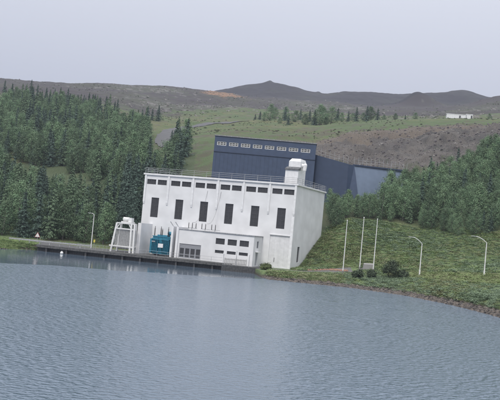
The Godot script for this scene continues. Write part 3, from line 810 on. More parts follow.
# ---------------------------------------------------------------- trash rack lifting frame
func build_rack_frame() -> void:
	var t := thing("rack_gantry", "white steel gantry with slanted rack bars standing at the quay end", "gantry", station_point(-31.4, 1.2, 5.6), STATION_TURN)
	t.scale = Vector3(1.1, 1.06, 1.0)
	var m: Material = mats["white_steel"]
	var h := 5.2
	for z in [1.2, -1.2]:
		for q in [[-2.15, -1.55], [1.55, 1.3], [2.2, 1.9]]:
			if q[0] > 2.0 and z < 0.0: continue
			var s := Shape.new()
			s.bar(Vector3(q[0], 0, z), Vector3(q[1], h, z * 0.75), 0.32, 0.3)
			part(s, "leg", m, t)
	for y in [1.05, 4.2, h]:
		var s := Shape.new()
		var f: float = y / h
		s.bar(Vector3(lerpf(-2.15, -1.55, f) - (0.5 if y < 2.0 else 0.0), y, lerpf(1.2, 0.9, f) + 0.05), Vector3(lerpf(2.2, 1.9, f), y, lerpf(1.2, 0.9, f) + 0.05), 0.2, 0.22)
		s.bar(Vector3(lerpf(-2.15, -1.55, f), y, lerpf(-1.2, -0.9, f)), Vector3(lerpf(1.55, 1.3, f), y, lerpf(-1.2, -0.9, f)), 0.2, 0.22)
		for x in [[-2.15, -1.55], [1.55, 1.3]]:
			var xx := lerpf(x[0], x[1], f)
			s.bar(Vector3(xx, y, lerpf(1.2, 0.9, f) - 0.06), Vector3(xx, y, lerpf(-1.2, -0.9, f) + 0.11), 0.18, 0.18)
		part(s, "beam", m, t)
	for i in 15:
		var s := Shape.new()
		var x := -1.75 + i * 0.235
		s.bar(Vector3(x + 0.2, 0.75, 0.95), Vector3(x - 0.05, 4.15, 0.75), 0.15, 0.06)
		part(s, "rack_bar", mats["white_steel"], t)
	var s := Shape.new()
	s.bar(Vector3(-1.5, 4.3, 0.95), Vector3(-0.9, h, 0.9), 0.14, 0.14)
	s.bar(Vector3(1.3, 4.3, 0.95), Vector3(0.7, h, 0.9), 0.14, 0.14)
	part(s, "knee_brace", m, t)
	s = Shape.new()
	s.box(Vector3(-0.9, h + 0.12, -0.7), Vector3(1.1, h + 0.35, 0.7))
	s.box(Vector3(0.35, h + 0.35, -0.45), Vector3(1.0, h + 1.05, 0.45))
	s.rod(Vector3(-0.75, h + 0.75, 0), Vector3(0.35, h + 0.75, 0), 0.38, 0.38, 14)
	part(s, "hoist", m, t)
	s = Shape.new()
	s.box(Vector3(-1.7, 0.5, -0.9), Vector3(1.4, 4.05, -0.75))
	part(s, "back_plate", mats["felt"], t)

# ---------------------------------------------------------------- quay and its fittings
const QUAY_FRONT = [[-39.6, -160.6], [-31.5, -158.3], [-24.2, -156.4], [-4.0, -152.6]]

func build_quay() -> void:
	var t := thing("concrete_quay", "long low dark concrete quay with an overhanging deck in front of the white hall", "quay", Vector3(-12, 0, -155))
	var o := Vector3(12, 0, 155)
	var back := [[-40.5, -166.5], [-31.5, -166.0], [-22.0, -172.0], [3.0, -161.0]]
	for i in 3:
		var a := Vector3(QUAY_FRONT[i][0], 0, QUAY_FRONT[i][1]) + o
		var b := Vector3(QUAY_FRONT[i + 1][0], 0, QUAY_FRONT[i + 1][1]) + o
		var c := Vector3(back[i + 1][0], 0, back[i + 1][1]) + o
		var d := Vector3(back[i][0], 0, back[i][1]) + o
		var U := Vector3.UP
		var s := Shape.new()
		s.hexa([d + U * 0.72, c + U * 0.72, b + U * 0.72, a + U * 0.72, d + U * 1.2, c + U * 1.2, b + U * 1.2, a + U * 1.2])
		part(s, "deck_slab", mats["quay_concrete"], t)
		s = Shape.new()
		var back_step := Vector3(0, 0, -0.9)
		s.hexa([a + back_step * 2 - U * 2, b + back_step * 2 - U * 2, b + back_step - U * 2, a + back_step - U * 2, a + back_step * 2 + U * 0.72, b + back_step * 2 + U * 0.72, b + back_step + U * 0.72, a + back_step + U * 0.72])
		part(s, "quay_wall", mats["wet_concrete"], t)
		var count := int(a.distance_to(b) / 3.2)
		for k in count:
			var p := a.lerp(b, (k + 0.5) / count) + Vector3(0, 0, -0.35)
			s = Shape.new()
			s.box(p + Vector3(-0.16, -2.0, -0.5), p + Vector3(0.16, 0.72, 0.16))
			part(s, "pile", mats["wet_concrete"], t)
	# intake head at the east end
	var s2 := Shape.new()
	s2.hexa([Vector3(-4.0, -2, -161) + o, Vector3(3.4, -2, -160) + o, Vector3(2.7, -2, -150.4) + o, Vector3(-4.0, -2, -151.0) + o,
		Vector3(-4.0, 1.05, -161) + o, Vector3(3.4, 1.05, -160) + o, Vector3(2.7, 1.05, -150.4) + o, Vector3(-4.0, 1.05, -151.0) + o])
	part(s2, "intake_head", mats["wet_concrete"], t)
	# deck railing
	var rl := thing("deck_railing", "thin grey railing along the edge of the quay deck", "railing", Vector3(-12, 1.2, -155))
	var rs := Shape.new()
	for i in range(1, 3):
		var a := Vector3(QUAY_FRONT[i][0] + 12.0, 0, QUAY_FRONT[i][1] + 154.7)
		var b := Vector3(QUAY_FRONT[i + 1][0] + 12.0, 0, QUAY_FRONT[i + 1][1] + 154.7)
		for h in [0.5, 1.0]:
			rs.rod(a + Vector3.UP * h, b + Vector3.UP * h, 0.02, 0.02, 5)
		for k in 10:
			var p := a.lerp(b, k / 10.0)
			var ps := Shape.new()
			ps.rod(p, p + Vector3.UP * 1.02, 0.028, 0.028, 5)
			part(ps, "post", mats["galvanised"], rl)
	part(rs, "rails", mats["galvanised"], rl)
	# picket screen on the intake head
	var pk := thing("picket_fence", "pale picket fence standing on the dark intake head of the quay", "fence", Vector3(-1.6, 1.05, -150.9))
	for k in 15:
		var ps := Shape.new()
		var x := -1.9 + k * 0.27
		ps.box(Vector3(x, 0.1, -0.03), Vector3(x + 0.14, 1.25, 0.03))
		part(ps, "picket", mats["pale_wood"], pk)
	var ps2 := Shape.new()
	for y in [0.3, 1.0]:
		ps2.box(Vector3(-1.95, y, -0.11), Vector3(2.0, y + 0.1, -0.033))
	for x in [-1.95, 0.0, 1.9]:
		ps2.box(Vector3(x, 0.0, -0.2), Vector3(x + 0.1, 1.3, -0.112))
	part(ps2, "fence_rail", mats["pale_wood"], pk)
	for q in [[-3.75, 1.9, "short grey post at the west end of the picket fence"], [-1.45, 2.6, "tall slim pole with a lamp head in front of the picket fence"], [0.85, 2.1, "short slim pole near the east end of the picket fence"]]:
		var lp := thing("quay_pole", q[2], "pole", Vector3(q[0], 1.05, -150.75 if q[0] > -3.0 else -151.3))
		var s := Shape.new()
		s.rod(Vector3.ZERO, Vector3(0, q[1], 0), 0.05, 0.045, 8)
		part(s, "pole", mats["galvanised"], lp)
		s = Shape.new()
		s.box(Vector3(-0.14, q[1], -0.1), Vector3(0.14, q[1] + 0.16, 0.1))
		part(s, "head", mats["white_steel"], lp)

func build_road_side() -> void:
	# guard rail along the lake road
	var g := thing("guard_rail", "thin steel guard rail along the lakeside road below the wood", "guard rail", Vector3(-36, 1.2, -163))
	var a := Vector3(-9.5, 0.0, 0.0)
	var b := Vector3(6.5, 0.0, 1.8)
	for k in 9:
		var p := a.lerp(b, k / 8.0)
		var s := Shape.new()
		s.box(p + Vector3(-0.06, 0, -0.06), p + Vector3(0.06, 0.8, 0.06))
		part(s, "post", mats["galvanised"], g)
	var s2 := Shape.new()
	s2.bar(a + Vector3(0, 0.62, 0.1), b + Vector3(0, 0.62, 0.1), 0.06, 0.28)
	part(s2, "rail_beam", mats["galvanised"], g)
	# the lake road itself: a draped asphalt strip
	drape("road", [Vector2(-90, -172), Vector2(-60, -171), Vector2(-42, -170), Vector2(-32, -168.5), Vector2(-27.5, -168)], 5.0, mats["asphalt"], 0.05)
	# triangular warning sign
	var sg := thing("road_sign", "white triangular road sign on a thin post by the lake road", "sign", Vector3(-40.9, ground(-40.9, -166.0), -166.0))
	s2 = Shape.new()
	s2.rod(Vector3.ZERO, Vector3(0, 2.2, 0), 0.04, 0.04, 8)
	part(s2, "post", mats["galvanised"], sg)
	s2 = Shape.new()
	plate(s2, [Vector2(-0.55, 1.35), Vector2(0.55, 1.35), Vector2(0, 2.35)], 0.05, 0.08)
	part(s2, "red_border", mats["sign_red"], sg)
	s2 = Shape.new()
	plate(s2, [Vector2(-0.46, 1.4), Vector2(0.46, 1.4), Vector2(0, 2.24)], 0.083, 0.092)
	part(s2, "white_face", mats["white_steel"], sg)
	var sy := thing("marker_post", "small yellow marker plate on a short post beside the street lamp", "marker", Vector3(-29.6, 1.2, -165.5))
	s2 = Shape.new()
	s2.rod(Vector3.ZERO, Vector3(0, 1.7, 0), 0.04, 0.04, 8)
	part(s2, "post", mats["galvanised"], sy)
	s2 = Shape.new()
	s2.box(Vector3(-0.16, 1.2, 0.045), Vector3(0.16, 1.75, 0.08))
	part(s2, "plate", mats["sign_yellow"], sy)
	var bu := thing("buoy", "small round white buoy floating by the dark quay wall", "buoy", Vector3(-33.9, 0.0, -157.0))
	s2 = Shape.new()
	s2.ball(Vector3(0, 0.18, 0), Vector3(0.3, 0.3, 0.3), Color.WHITE, 8, 14)
	part(s2, "float", mats["white_steel"], bu)
	s2 = Shape.new()
	s2.rod(Vector3(0, 0.45, 0), Vector3(0, 0.62, 0), 0.05, 0.05, 8)
	part(s2, "ring", mats["galvanised"], bu)

func plate(s: Shape, outline: Array, z0: float, z1: float) -> void:
	var n := outline.size()
	for i in range(1, n - 1):
		s.tri(Vector3(outline[0].x, outline[0].y, z1), Vector3(outline[i + 1].x, outline[i + 1].y, z1), Vector3(outline[i].x, outline[i].y, z1))
		s.tri(Vector3(outline[0].x, outline[0].y, z0), Vector3(outline[i].x, outline[i].y, z0), Vector3(outline[i + 1].x, outline[i + 1].y, z0))
	for i in n:
		var p: Vector2 = outline[i]
		var q: Vector2 = outline[(i + 1) % n]
		s.quad(Vector3(p.x, p.y, z0), Vector3(q.x, q.y, z0), Vector3(q.x, q.y, z1), Vector3(p.x, p.y, z1))

# a strip of paving laid over the ground along a line
func drape(called: String, line: Array, width: float, material: Material, lift: float) -> void:
	var c := Curve2D.new()
	for i in line.size():
		var tangent: Vector2 = (line[mini(i + 1, line.size() - 1)] - line[maxi(i - 1, 0)]) * 0.2
		c.add_point(line[i], -tangent, tangent)
	var pts := c.tessellate_even_length(6, 1.5)
	var s := Shape.new()
	var prev := []
	for i in pts.size():
		var d := (pts[mini(i + 1, pts.size() - 1)] - pts[maxi(i - 1, 0)]).normalized()
		var nrm := Vector2(-d.y, d.x)
		var row := []
		var mid := 0.0
		for k in 7:
			var p := pts[i] + nrm * width * (k / 6.0 - 0.5)
			row.append(Vector3(p.x, ground(p.x, p.y) + lift, p.y))
		if i > 0:
			for k in 6:
				s.quad(prev[k], row[k], row[k + 1], prev[k + 1])
		prev = row
	structure(s, called, material)

# ---------------------------------------------------------------- east shore
func street_lamp(label: String, at: Vector3, height: float, reach: Vector3, group := "") -> void:
	var t := thing("street_lamp", label, "street lamp", at, 0.0, group)
	var m: Material = mats["white_steel"]
	var s := Shape.new()
	s.rod(Vector3.ZERO, Vector3(0, height, 0), 0.1, 0.065, 10)
	part(s, "pole", m, t)
	s = Shape.new()
	s.rod(Vector3(0, 0, 0), Vector3(0, 0.9, 0), 0.13, 0.13, 10)
	part(s, "base", m, t)
	s = Shape.new()
	var last := Vector3(0, height - 0.02, 0)
	for k in range(1, 6):
		var f := k / 5.0
		var p := Vector3(0, height, 0) + Vector3(reach.x * f, reach.y * sin(f * PI * 0.5), reach.z * f)
		s.rod(last, p, 0.06, 0.055, 8)
		last = p
	part(s, "arm", m, t)
	s = Shape.new()
	var dir := Vector3(reach.x, reach.y * 0.1, reach.z).normalized()
	s.bar(last - dir * 0.1, last + dir * 0.65, 0.26, 0.12)
	part(s, "lamp_head", mats["galvanised"], t)

func build_east_shore() -> void:
	street_lamp("white street lamp with a short arm by the lake road in front of the wood", Vector3(-30.6, 1.1, -168.0), 6.7, Vector3(-0.6, 0.25, 0))
	street_lamp("curved-arm street lamp on the grass bank next to the round bush", Vector3(29.5, ground(29.5, -142.0) - 0.1, -142.0), 5.35, Vector3(-1.75, 0.95, 0.3))
	street_lamp("curved-arm street lamp on the grass bank farthest from the flagpoles", Vector3(38.05, ground(38.05, -134.0) - 0.1, -134.0), 5.35, Vector3(-1.95, 0.85, 0.3))
	for q in [[17.1, -146.0, "bare white flagpole closest to the white hall"], [20.35, -149.0, "bare white flagpole standing between two other flagpoles"], [22.45, -147.0, "bare white flagpole closest to the round bush"]]:
		var h := ground(q[0], q[1])
		var f := thing("flagpole", q[2], "flagpole", Vector3(q[0], h - 0.1, q[1]), 0.0, "white flagpoles on the east shore")
		var s := Shape.new()
		s.rod(Vector3.ZERO, Vector3(0, 9.3, 0), 0.1, 0.055, 10)
		part(s, "pole", mats["white_steel"], f)
		s = Shape.new()
		s.ball(Vector3(0, 9.36, 0), Vector3(0.11, 0.11, 0.11))
		part(s, "finial", mats["white_steel"], f)
		s = Shape.new()
		s.rod(Vector3(0, 0, 0), Vector3(0, 0.7, 0), 0.16, 0.16, 10)
		part(s, "foot", mats["concrete"], f)
		s = Shape.new()
		s.bar(Vector3(0.1, 1.2, 0), Vector3(0.18, 1.35, 0), 0.03, 0.05)
		part(s, "cleat", mats["galvanised"], f)
	# stone memorial
	var mh := ground(21.9, -149.5)
	var m := thing("memorial_stone", "low pale grey stone block between the flagpoles and the bush", "memorial", Vector3(21.9, mh - 0.15, -149.5))
	var ms := Shape.new()
	ms.hexa([Vector3(-0.95, 0, -0.4), Vector3(0.95, 0, -0.4), Vector3(0.95, 0, 0.4), Vector3(-0.95, 0, 0.4), Vector3(-0.8, 1.15, -0.3), Vector3(0.85, 1.2, -0.3), Vector3(0.85, 1.0, 0.3), Vector3(-0.8, 0.95, 0.3)])
	part(ms, "block", mats["pale_stone"], m)
	ms = Shape.new()
	ms.box(Vector3(-1.2, 0.0, -0.6), Vector3(1.2, 0.22, 0.6))
	part(ms, "plinth", mats["pale_stone"], m)
	# yard in front of the big door
	drape("yard", [Vector2(2.6, -151.5), Vector2(9.0, -150.2), Vector2(15.0, -149.2), Vector2(19.0, -149.0)], 4.2, mats["gravel"], 0.05)

# ---------------------------------------------------------------- navy hall on the hillside
func build_navy_hall() -> void:
	var t := thing("navy_hall", "dark navy blue metal-clad hall with a band of small windows behind the white station", "building", Vector3(2.4, 15.5, -205.0), -0.06)
	var navy: Material = mats["navy"]
	var X := Vector3.RIGHT
	var Y := Vector3.UP
	var Z := Vector3.BACK
	var x0 := -12.35
	var w := 24.8
	var top := 14.25
	var opens := []
	for i in 8:
		var c := 0.65 + i * 2.93
		opens.append([c, 12.0 + 2.0, c + 2.25, 12.9 + 2.0])
	var s := Shape.new()
	wall_with_openings(s, Vector3(x0, -2, 0), X, Y, Z, w, top + 2.0, opens, 0.25)
	part(s, "front_wall", navy, t)
	for q in opens:
		window(t, Vector3(x0, -2, 0), X, Y, Z, q, 3, [0.5], 0.06, mats["white_steel"], mats["hall_glass"], 0.14)
	s = Shape.new()
	s.box(Vector3(x0, -2, -14), Vector3(x0 + 0.25, top, -0.25))
	part(s, "side_wall", navy, t)
	s = Shape.new()
	s.box(Vector3(x0 + w - 0.25, -2, -14), Vector3(x0 + w, top, -0.25))
	part(s, "side_wall", navy, t)
	s = Shape.new()
	s.box(Vector3(x0 + 0.25, -2, -14), Vector3(x0 + w - 0.25, top, -13.75))
	part(s, "back_wall", navy, t)
	s = Shape.new()
	s.box(Vector3(x0 - 0.15, top, -14.15), Vector3(x0 + w + 0.15, top + 0.22, 0.2))
	part(s, "roof", mats["roof_edge"], t)
	s = Shape.new()
	s.box(Vector3(x0, 10.35, 0.003), Vector3(x0 + w, 10.5, 0.16))
	part(s, "ledge", mats["navy_dark"], t)
	# standing seams of the cladding
	s = Shape.new()
	for i in 24:
		var x := x0 + 0.6 + i * 1.0
		s.box(Vector3(x, -2.0, 0.003), Vector3(x + 0.05, 10.34, 0.04))
	part(s, "cladding_seams", navy, t)
	# wing wall to the east
	s = Shape.new()
	var a0 := Vector3(12.46, 0, -1.6)
	var a1 := Vector3(20.5, 0, 2.1)
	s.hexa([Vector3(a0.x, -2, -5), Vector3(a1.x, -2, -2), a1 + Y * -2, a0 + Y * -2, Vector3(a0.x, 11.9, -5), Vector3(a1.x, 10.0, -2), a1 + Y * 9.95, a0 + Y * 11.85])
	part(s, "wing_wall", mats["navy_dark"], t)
	s = Shape.new()
	s.hexa([Vector3(20.51, -2, -2), Vector3(24.4, -2, -2), Vector3(24.4, -2, 1.6), Vector3(20.51, -2, 2.05),
		Vector3(20.51, 9.9, -2), Vector3(22.0, 9.9, -2), Vector3(22.0, 9.9, 0.6), Vector3(20.51, 9.9, 2.05)])
	part(s, "buttress", navy, t)
	s = Shape.new()
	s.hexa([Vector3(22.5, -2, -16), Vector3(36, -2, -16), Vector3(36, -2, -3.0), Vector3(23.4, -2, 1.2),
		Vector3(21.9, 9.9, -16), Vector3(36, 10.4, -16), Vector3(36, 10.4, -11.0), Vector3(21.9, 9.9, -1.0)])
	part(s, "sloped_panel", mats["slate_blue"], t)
	s = Shape.new()
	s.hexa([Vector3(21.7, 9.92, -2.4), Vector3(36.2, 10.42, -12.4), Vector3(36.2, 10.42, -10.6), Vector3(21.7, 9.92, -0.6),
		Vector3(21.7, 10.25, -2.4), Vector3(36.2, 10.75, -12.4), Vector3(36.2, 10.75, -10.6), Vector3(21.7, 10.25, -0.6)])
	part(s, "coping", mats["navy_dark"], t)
	# fence along the top of the wing
	for seg in [[Vector3(12.7, 11.85, -1.9), Vector3(20.3, 9.95, 1.6), 8], [Vector3(22.0, 10.25, -1.4), Vector3(36.0, 10.75, -11.3), 14]]:
		s = Shape.new()
		for h in [0.6, 1.2]:
			s.rod(seg[0] + Y * h, seg[1] + Y * h, 0.02, 0.02, 4)
		var f := part(s, "wing_fence", mats["galvanised"], t)
		for k in seg[2]:
			var p: Vector3 = seg[0].lerp(seg[1], float(k) / (seg[2] - 1))
			s = Shape.new()
			s.rod(p - Y * 0.1, p + Y * 1.9, 0.04, 0.04, 5)
			part(s, "post", mats["galvanised"], f)

func build_far_cabins() -> void:
	for q in [[98.6, -420.0, 4.6, "long low white cabin on the plateau above the quarry face"], [105.6, -421.0, 1.5, "short white cabin beside the long white cabin on the plateau"]]:
		var h := ground(q[0], q[1])
		var t := thing("white_cabin", q[3], "cabin", Vector3(q[0], h - 0.2, q[1]), -0.1)
		var w: float = q[2]
		var s := Shape.new()
		s.box(Vector3(-w, 0, -2.0), Vector3(w, 2.6, 2.0))
		part(s, "wall", mats["white_trim"], t)
		s = Shape.new()
		s.hexa([Vector3(-w - 0.15, 2.6, -2.15), Vector3(w + 0.15, 2.6, -2.15), Vector3(w + 0.15, 2.6, 2.15), Vector3(-w - 0.15, 2.6, 2.15),
			Vector3(-w - 0.15, 3.0, -0.1), Vector3(w + 0.15, 3.0, -0.1), Vector3(w + 0.15, 3.0, 0.1), Vector3(-w - 0.15, 3.0, 0.1)])
		part(s, "roof", mats["white_trim"], t)
		s = Shape.new()
		s.box(Vector3(w * 0.3, 0.2, 2.003), Vector3(w * 0.3 + 0.8, 2.1, 2.04))
		part(s, "door", mats["dark_frame"], t)

# ---------------------------------------------------------------- plants
func leaf(s: Shape, at: Vector3, size: float, r: RandomNumberGenerator, col: Color, long := 1.0, facing := Vector3.UP) -> void:
	# leaves of a clump face outwards on the whole, each with a tilt of its own
	var nn := (facing + Vector3(r.randfn(), r.randfn(), r.randfn()) * 0.42).normalized()
	var a := nn.cross(Vector3(r.randfn(), r.randfn(), r.randfn())).normalized()
	var b := nn.cross(a)
	var k := r.randf_range(0.85, 1.15)
	var c := Color(col.r * k, col.g * k, col.b * k)
	s.tri(at - a * size * long, at + b * size * 0.7, at + a * size * long, c)
	s.tri(at - a * size * long, at + a * size * long * 0.9, at - b * size * 0.7, c)

func limb(s: Shape, a: Vector3, b: Vector3, ra: float, rb: float, bend: Vector3) -> void:
	var last := a
	for k in range(1, 5):
		var f := k / 4.0
		var p := a.lerp(b, f) + bend * sin(f * PI)
		s.rod(last, p, lerpf(ra, rb, (k - 1) / 4.0), lerpf(ra, rb, f), 6)
		last = p

# a leafy tree: uneven crown of leaf clumps on limbs
func broadleaf(seed_value: int, height: float, width: float, low: float, colour: Color) -> Array:
	var r := RandomNumberGenerator.new()
	r.seed = seed_value
	var wood := Shape.new()
	var crown := Shape.new()
	var lean := Vector3(r.randfn(0, 0.25), 0, r.randfn(0, 0.25))
	limb(wood, Vector3(0, -0.4, 0), Vector3(lean.x, height * 0.88, lean.z), height * 0.016 + 0.03, 0.03, lean * 0.4)
	var clumps := 46
	for i in clumps:
		var f := (i + r.randf()) / clumps
		var y := lerpf(low, 1.0, f)
		var prof := sin(pow(clampf((f + 0.08) / 1.1, 0.0, 1.0), 0.75) * PI)
		prof = maxf(prof, 0.12)
		var an := i * 2.39996 + r.randf() * 0.8
		var rad := width * 0.5 * prof * sqrt(r.randf_range(0.25, 1.0)) * r.randf_range(0.75, 1.15)
		var c := Vector3(cos(an) * rad, y * height, sin(an) * rad) + lean * y
		if i % 4 == 0:
			limb(wood, Vector3(lean.x * y, y * height - rad * 0.7 - 0.2, lean.z * y), c, 0.045, 0.015, Vector3(0, -0.1, 0))
		var cs := r.randf_range(0.45, 0.85) * width * 0.24
		var tint := r.randf_range(0.82, 1.18)
		var col := Color(colour.r * tint * r.randf_range(0.92, 1.1), colour.g * tint, colour.b * tint)
		for k in 84:
			var p := Vector3(r.randfn(), r.randfn() * 0.75, r.randfn()) * cs * 0.62
			leaf(crown, c + p, r.randf_range(0.08, 0.15), r, col, 1.0, (p.normalized() + Vector3(c.x, 0.0, c.z).normalized() * 0.4 + Vector3.UP * 0.35).normalized())
	return [wood, crown]

# a conifer: whorls of drooping sprays
func conifer(seed_value: int, height: float, width: float, low: float, colour: Color) -> Array:
	var r := RandomNumberGenerator.new()
	r.seed = seed_value
	var wood := Shape.new()
	var crown := Shape.new()
	limb(wood, Vector3(0, -0.4, 0), Vector3(0, height * 0.97, 0), height * 0.016 + 0.03, 0.02, Vector3(r.randfn(0, 0.06), 0, 0))
	var whorls := 17
	for i in whorls:
		var f := float(i) / whorls
		var rad := width * 0.5 * pow(1.0 - f, 0.8) * r.randf_range(0.8, 1.15) + 0.12
		var n := 8 if f < 0.6 else 6
		for j in n:
			var an := TAU * j / n + i * 0.7 + r.randf_range(-0.3, 0.3)
			var l := rad * r.randf_range(0.5, 1.2)
			var y := lerpf(low, 0.97, clampf(f + r.randf_range(-0.03, 0.03), 0.0, 1.0)) * height
			var dir := Vector3(cos(an), 0, sin(an))
			var tint := r.randf_range(0.78, 1.2)
			var col := Color(colour.r * tint, colour.g * tint, colour.b * tint)
			var steps := int(8 + l * 13)
			for k in steps:
				var g := (k + r.randf()) / steps
				var p := dir * l * g + Vector3(0, y - l * 0.35 * g + l * 0.12 * g * g, 0)
				p += Vector3(r.randfn(), r.randfn() * 0.8, r.randfn()) * 0.13 * (1.4 - g) * (0.6 + l * 0.5)
				leaf(crown, p, r.randf_range(0.08, 0.14), r, col, 1.6, (dir * 0.7 + Vector3.UP * r.randf_range(0.1, 0.9)).normalized())
	for k in 26:
		leaf(crown, Vector3(r.randfn() * 0.07, height * r.randf_range(0.93, 1.0), r.randfn() * 0.07), 0.12, r, colour, 1.4)
	return [wood, crown]

func shrub(seed_value: int, height: float, width: float, colour: Color, clumps := 16, per := 40, leaf_size := 0.09, long := 1.0, mat_forming := false) -> Array:
	var r := RandomNumberGenerator.new()
	r.seed = seed_value
	var wood := Shape.new()
	var crown := Shape.new()
	for i in clumps:
		var an := i * 2.39996
		var rad := width * 0.5 * sqrt((i + 0.5) / clumps) * 0.85
		var y := height * (0.25 + 0.6 * r.randf()) * (1.0 - 0.45 * pow(rad / (width * 0.5), 2.0))
		var c := Vector3(cos(an) * rad, y, sin(an) * rad)
		if i % 2 == 0:
			wood.rod(Vector3(c.x * 0.2, -0.2, c.z * 0.2), c, 0.025, 0.01, 5)
		var tint := r.randf_range(0.8, 1.2)
		for k in per:
			var p := Vector3(r.randfn(), r.randfn() * 0.8, r.randfn()) * width * 0.1
			leaf(crown, c + p, leaf_size * r.randf_range(0.7, 1.3), r, Color(colour.r * tint, colour.g * tint, colour.b * tint), long, Vector3(0, 1, 0.35) if mat_forming else (p.normalized() * 0.8 + Vector3(c.x, height * 0.6, c.z).normalized()).normalized())
	return [wood, crown]

func rock_mesh(seed_value: int, colour: Color) -> ArrayMesh:
	var r := RandomNumberGenerator.new()
	r.seed = seed_value
	var f := FastNoiseLite.new()
	f.seed = seed_value
	f.frequency = 0.9
	var s := Shape.new()
	s.ball(Vector3.ZERO, Vector3.ONE, Color.WHITE, 5, 7)
	for i in s.v.size():
		var p := s.v[i]
		s.v[i] = Vector3(p.x, p.y * 0.7, p.z * 0.85) * (0.8 + f.get_noise_3dv(p * 1.6) * 0.6)
	var out := Shape.new()
	for i in range(0, s.v.size(), 3):
		var k := r.randf_range(0.8, 1.2)
		if (s.v[i + 1] - s.v[i]).cross(s.v[i + 2] - s.v[i]).length() > 0.0005:
			out.tri(s.v[i], s.v[i + 1], s.v[i + 2], Color(colour.r * k, colour.g * k, colour.b * k))
			var m := out.n.size() - 3
			if out.n[m].dot(s.v[i]) < 0.0:
				for j in 3: out.n[m + j] = -out.n[m + j]
	return out.mesh(mats["rock"])

func lerp_table(tab: Array, x: float) -> float:
	if x <= tab[0][0]: return tab[0][1]
	for i in tab.size() - 1:
		if x <= tab[i + 1][0]:
			return lerpf(tab[i][1], tab[i + 1][1], (x - tab[i][0]) / (tab[i + 1][0] - tab[i][0]))
	return tab[tab.size() - 1][1]

func on_road(x: float, z: float) -> bool:
	for p in HILL_ROAD:
		if Vector2(x, z).distance_to(p) < 7.5: return true
	return false

const HILL_ROAD = [Vector2(-28.5, -286), Vector2(-31.5, -300), Vector2(-34, -315), Vector2(-35.3, -330), Vector2(-36.6, -350), Vector2(-35.8, -375), Vector2(-31.3, -395), Vector2(-25.2, -410), Vector2(-11.1, -425), Vector2(-4, -428)]

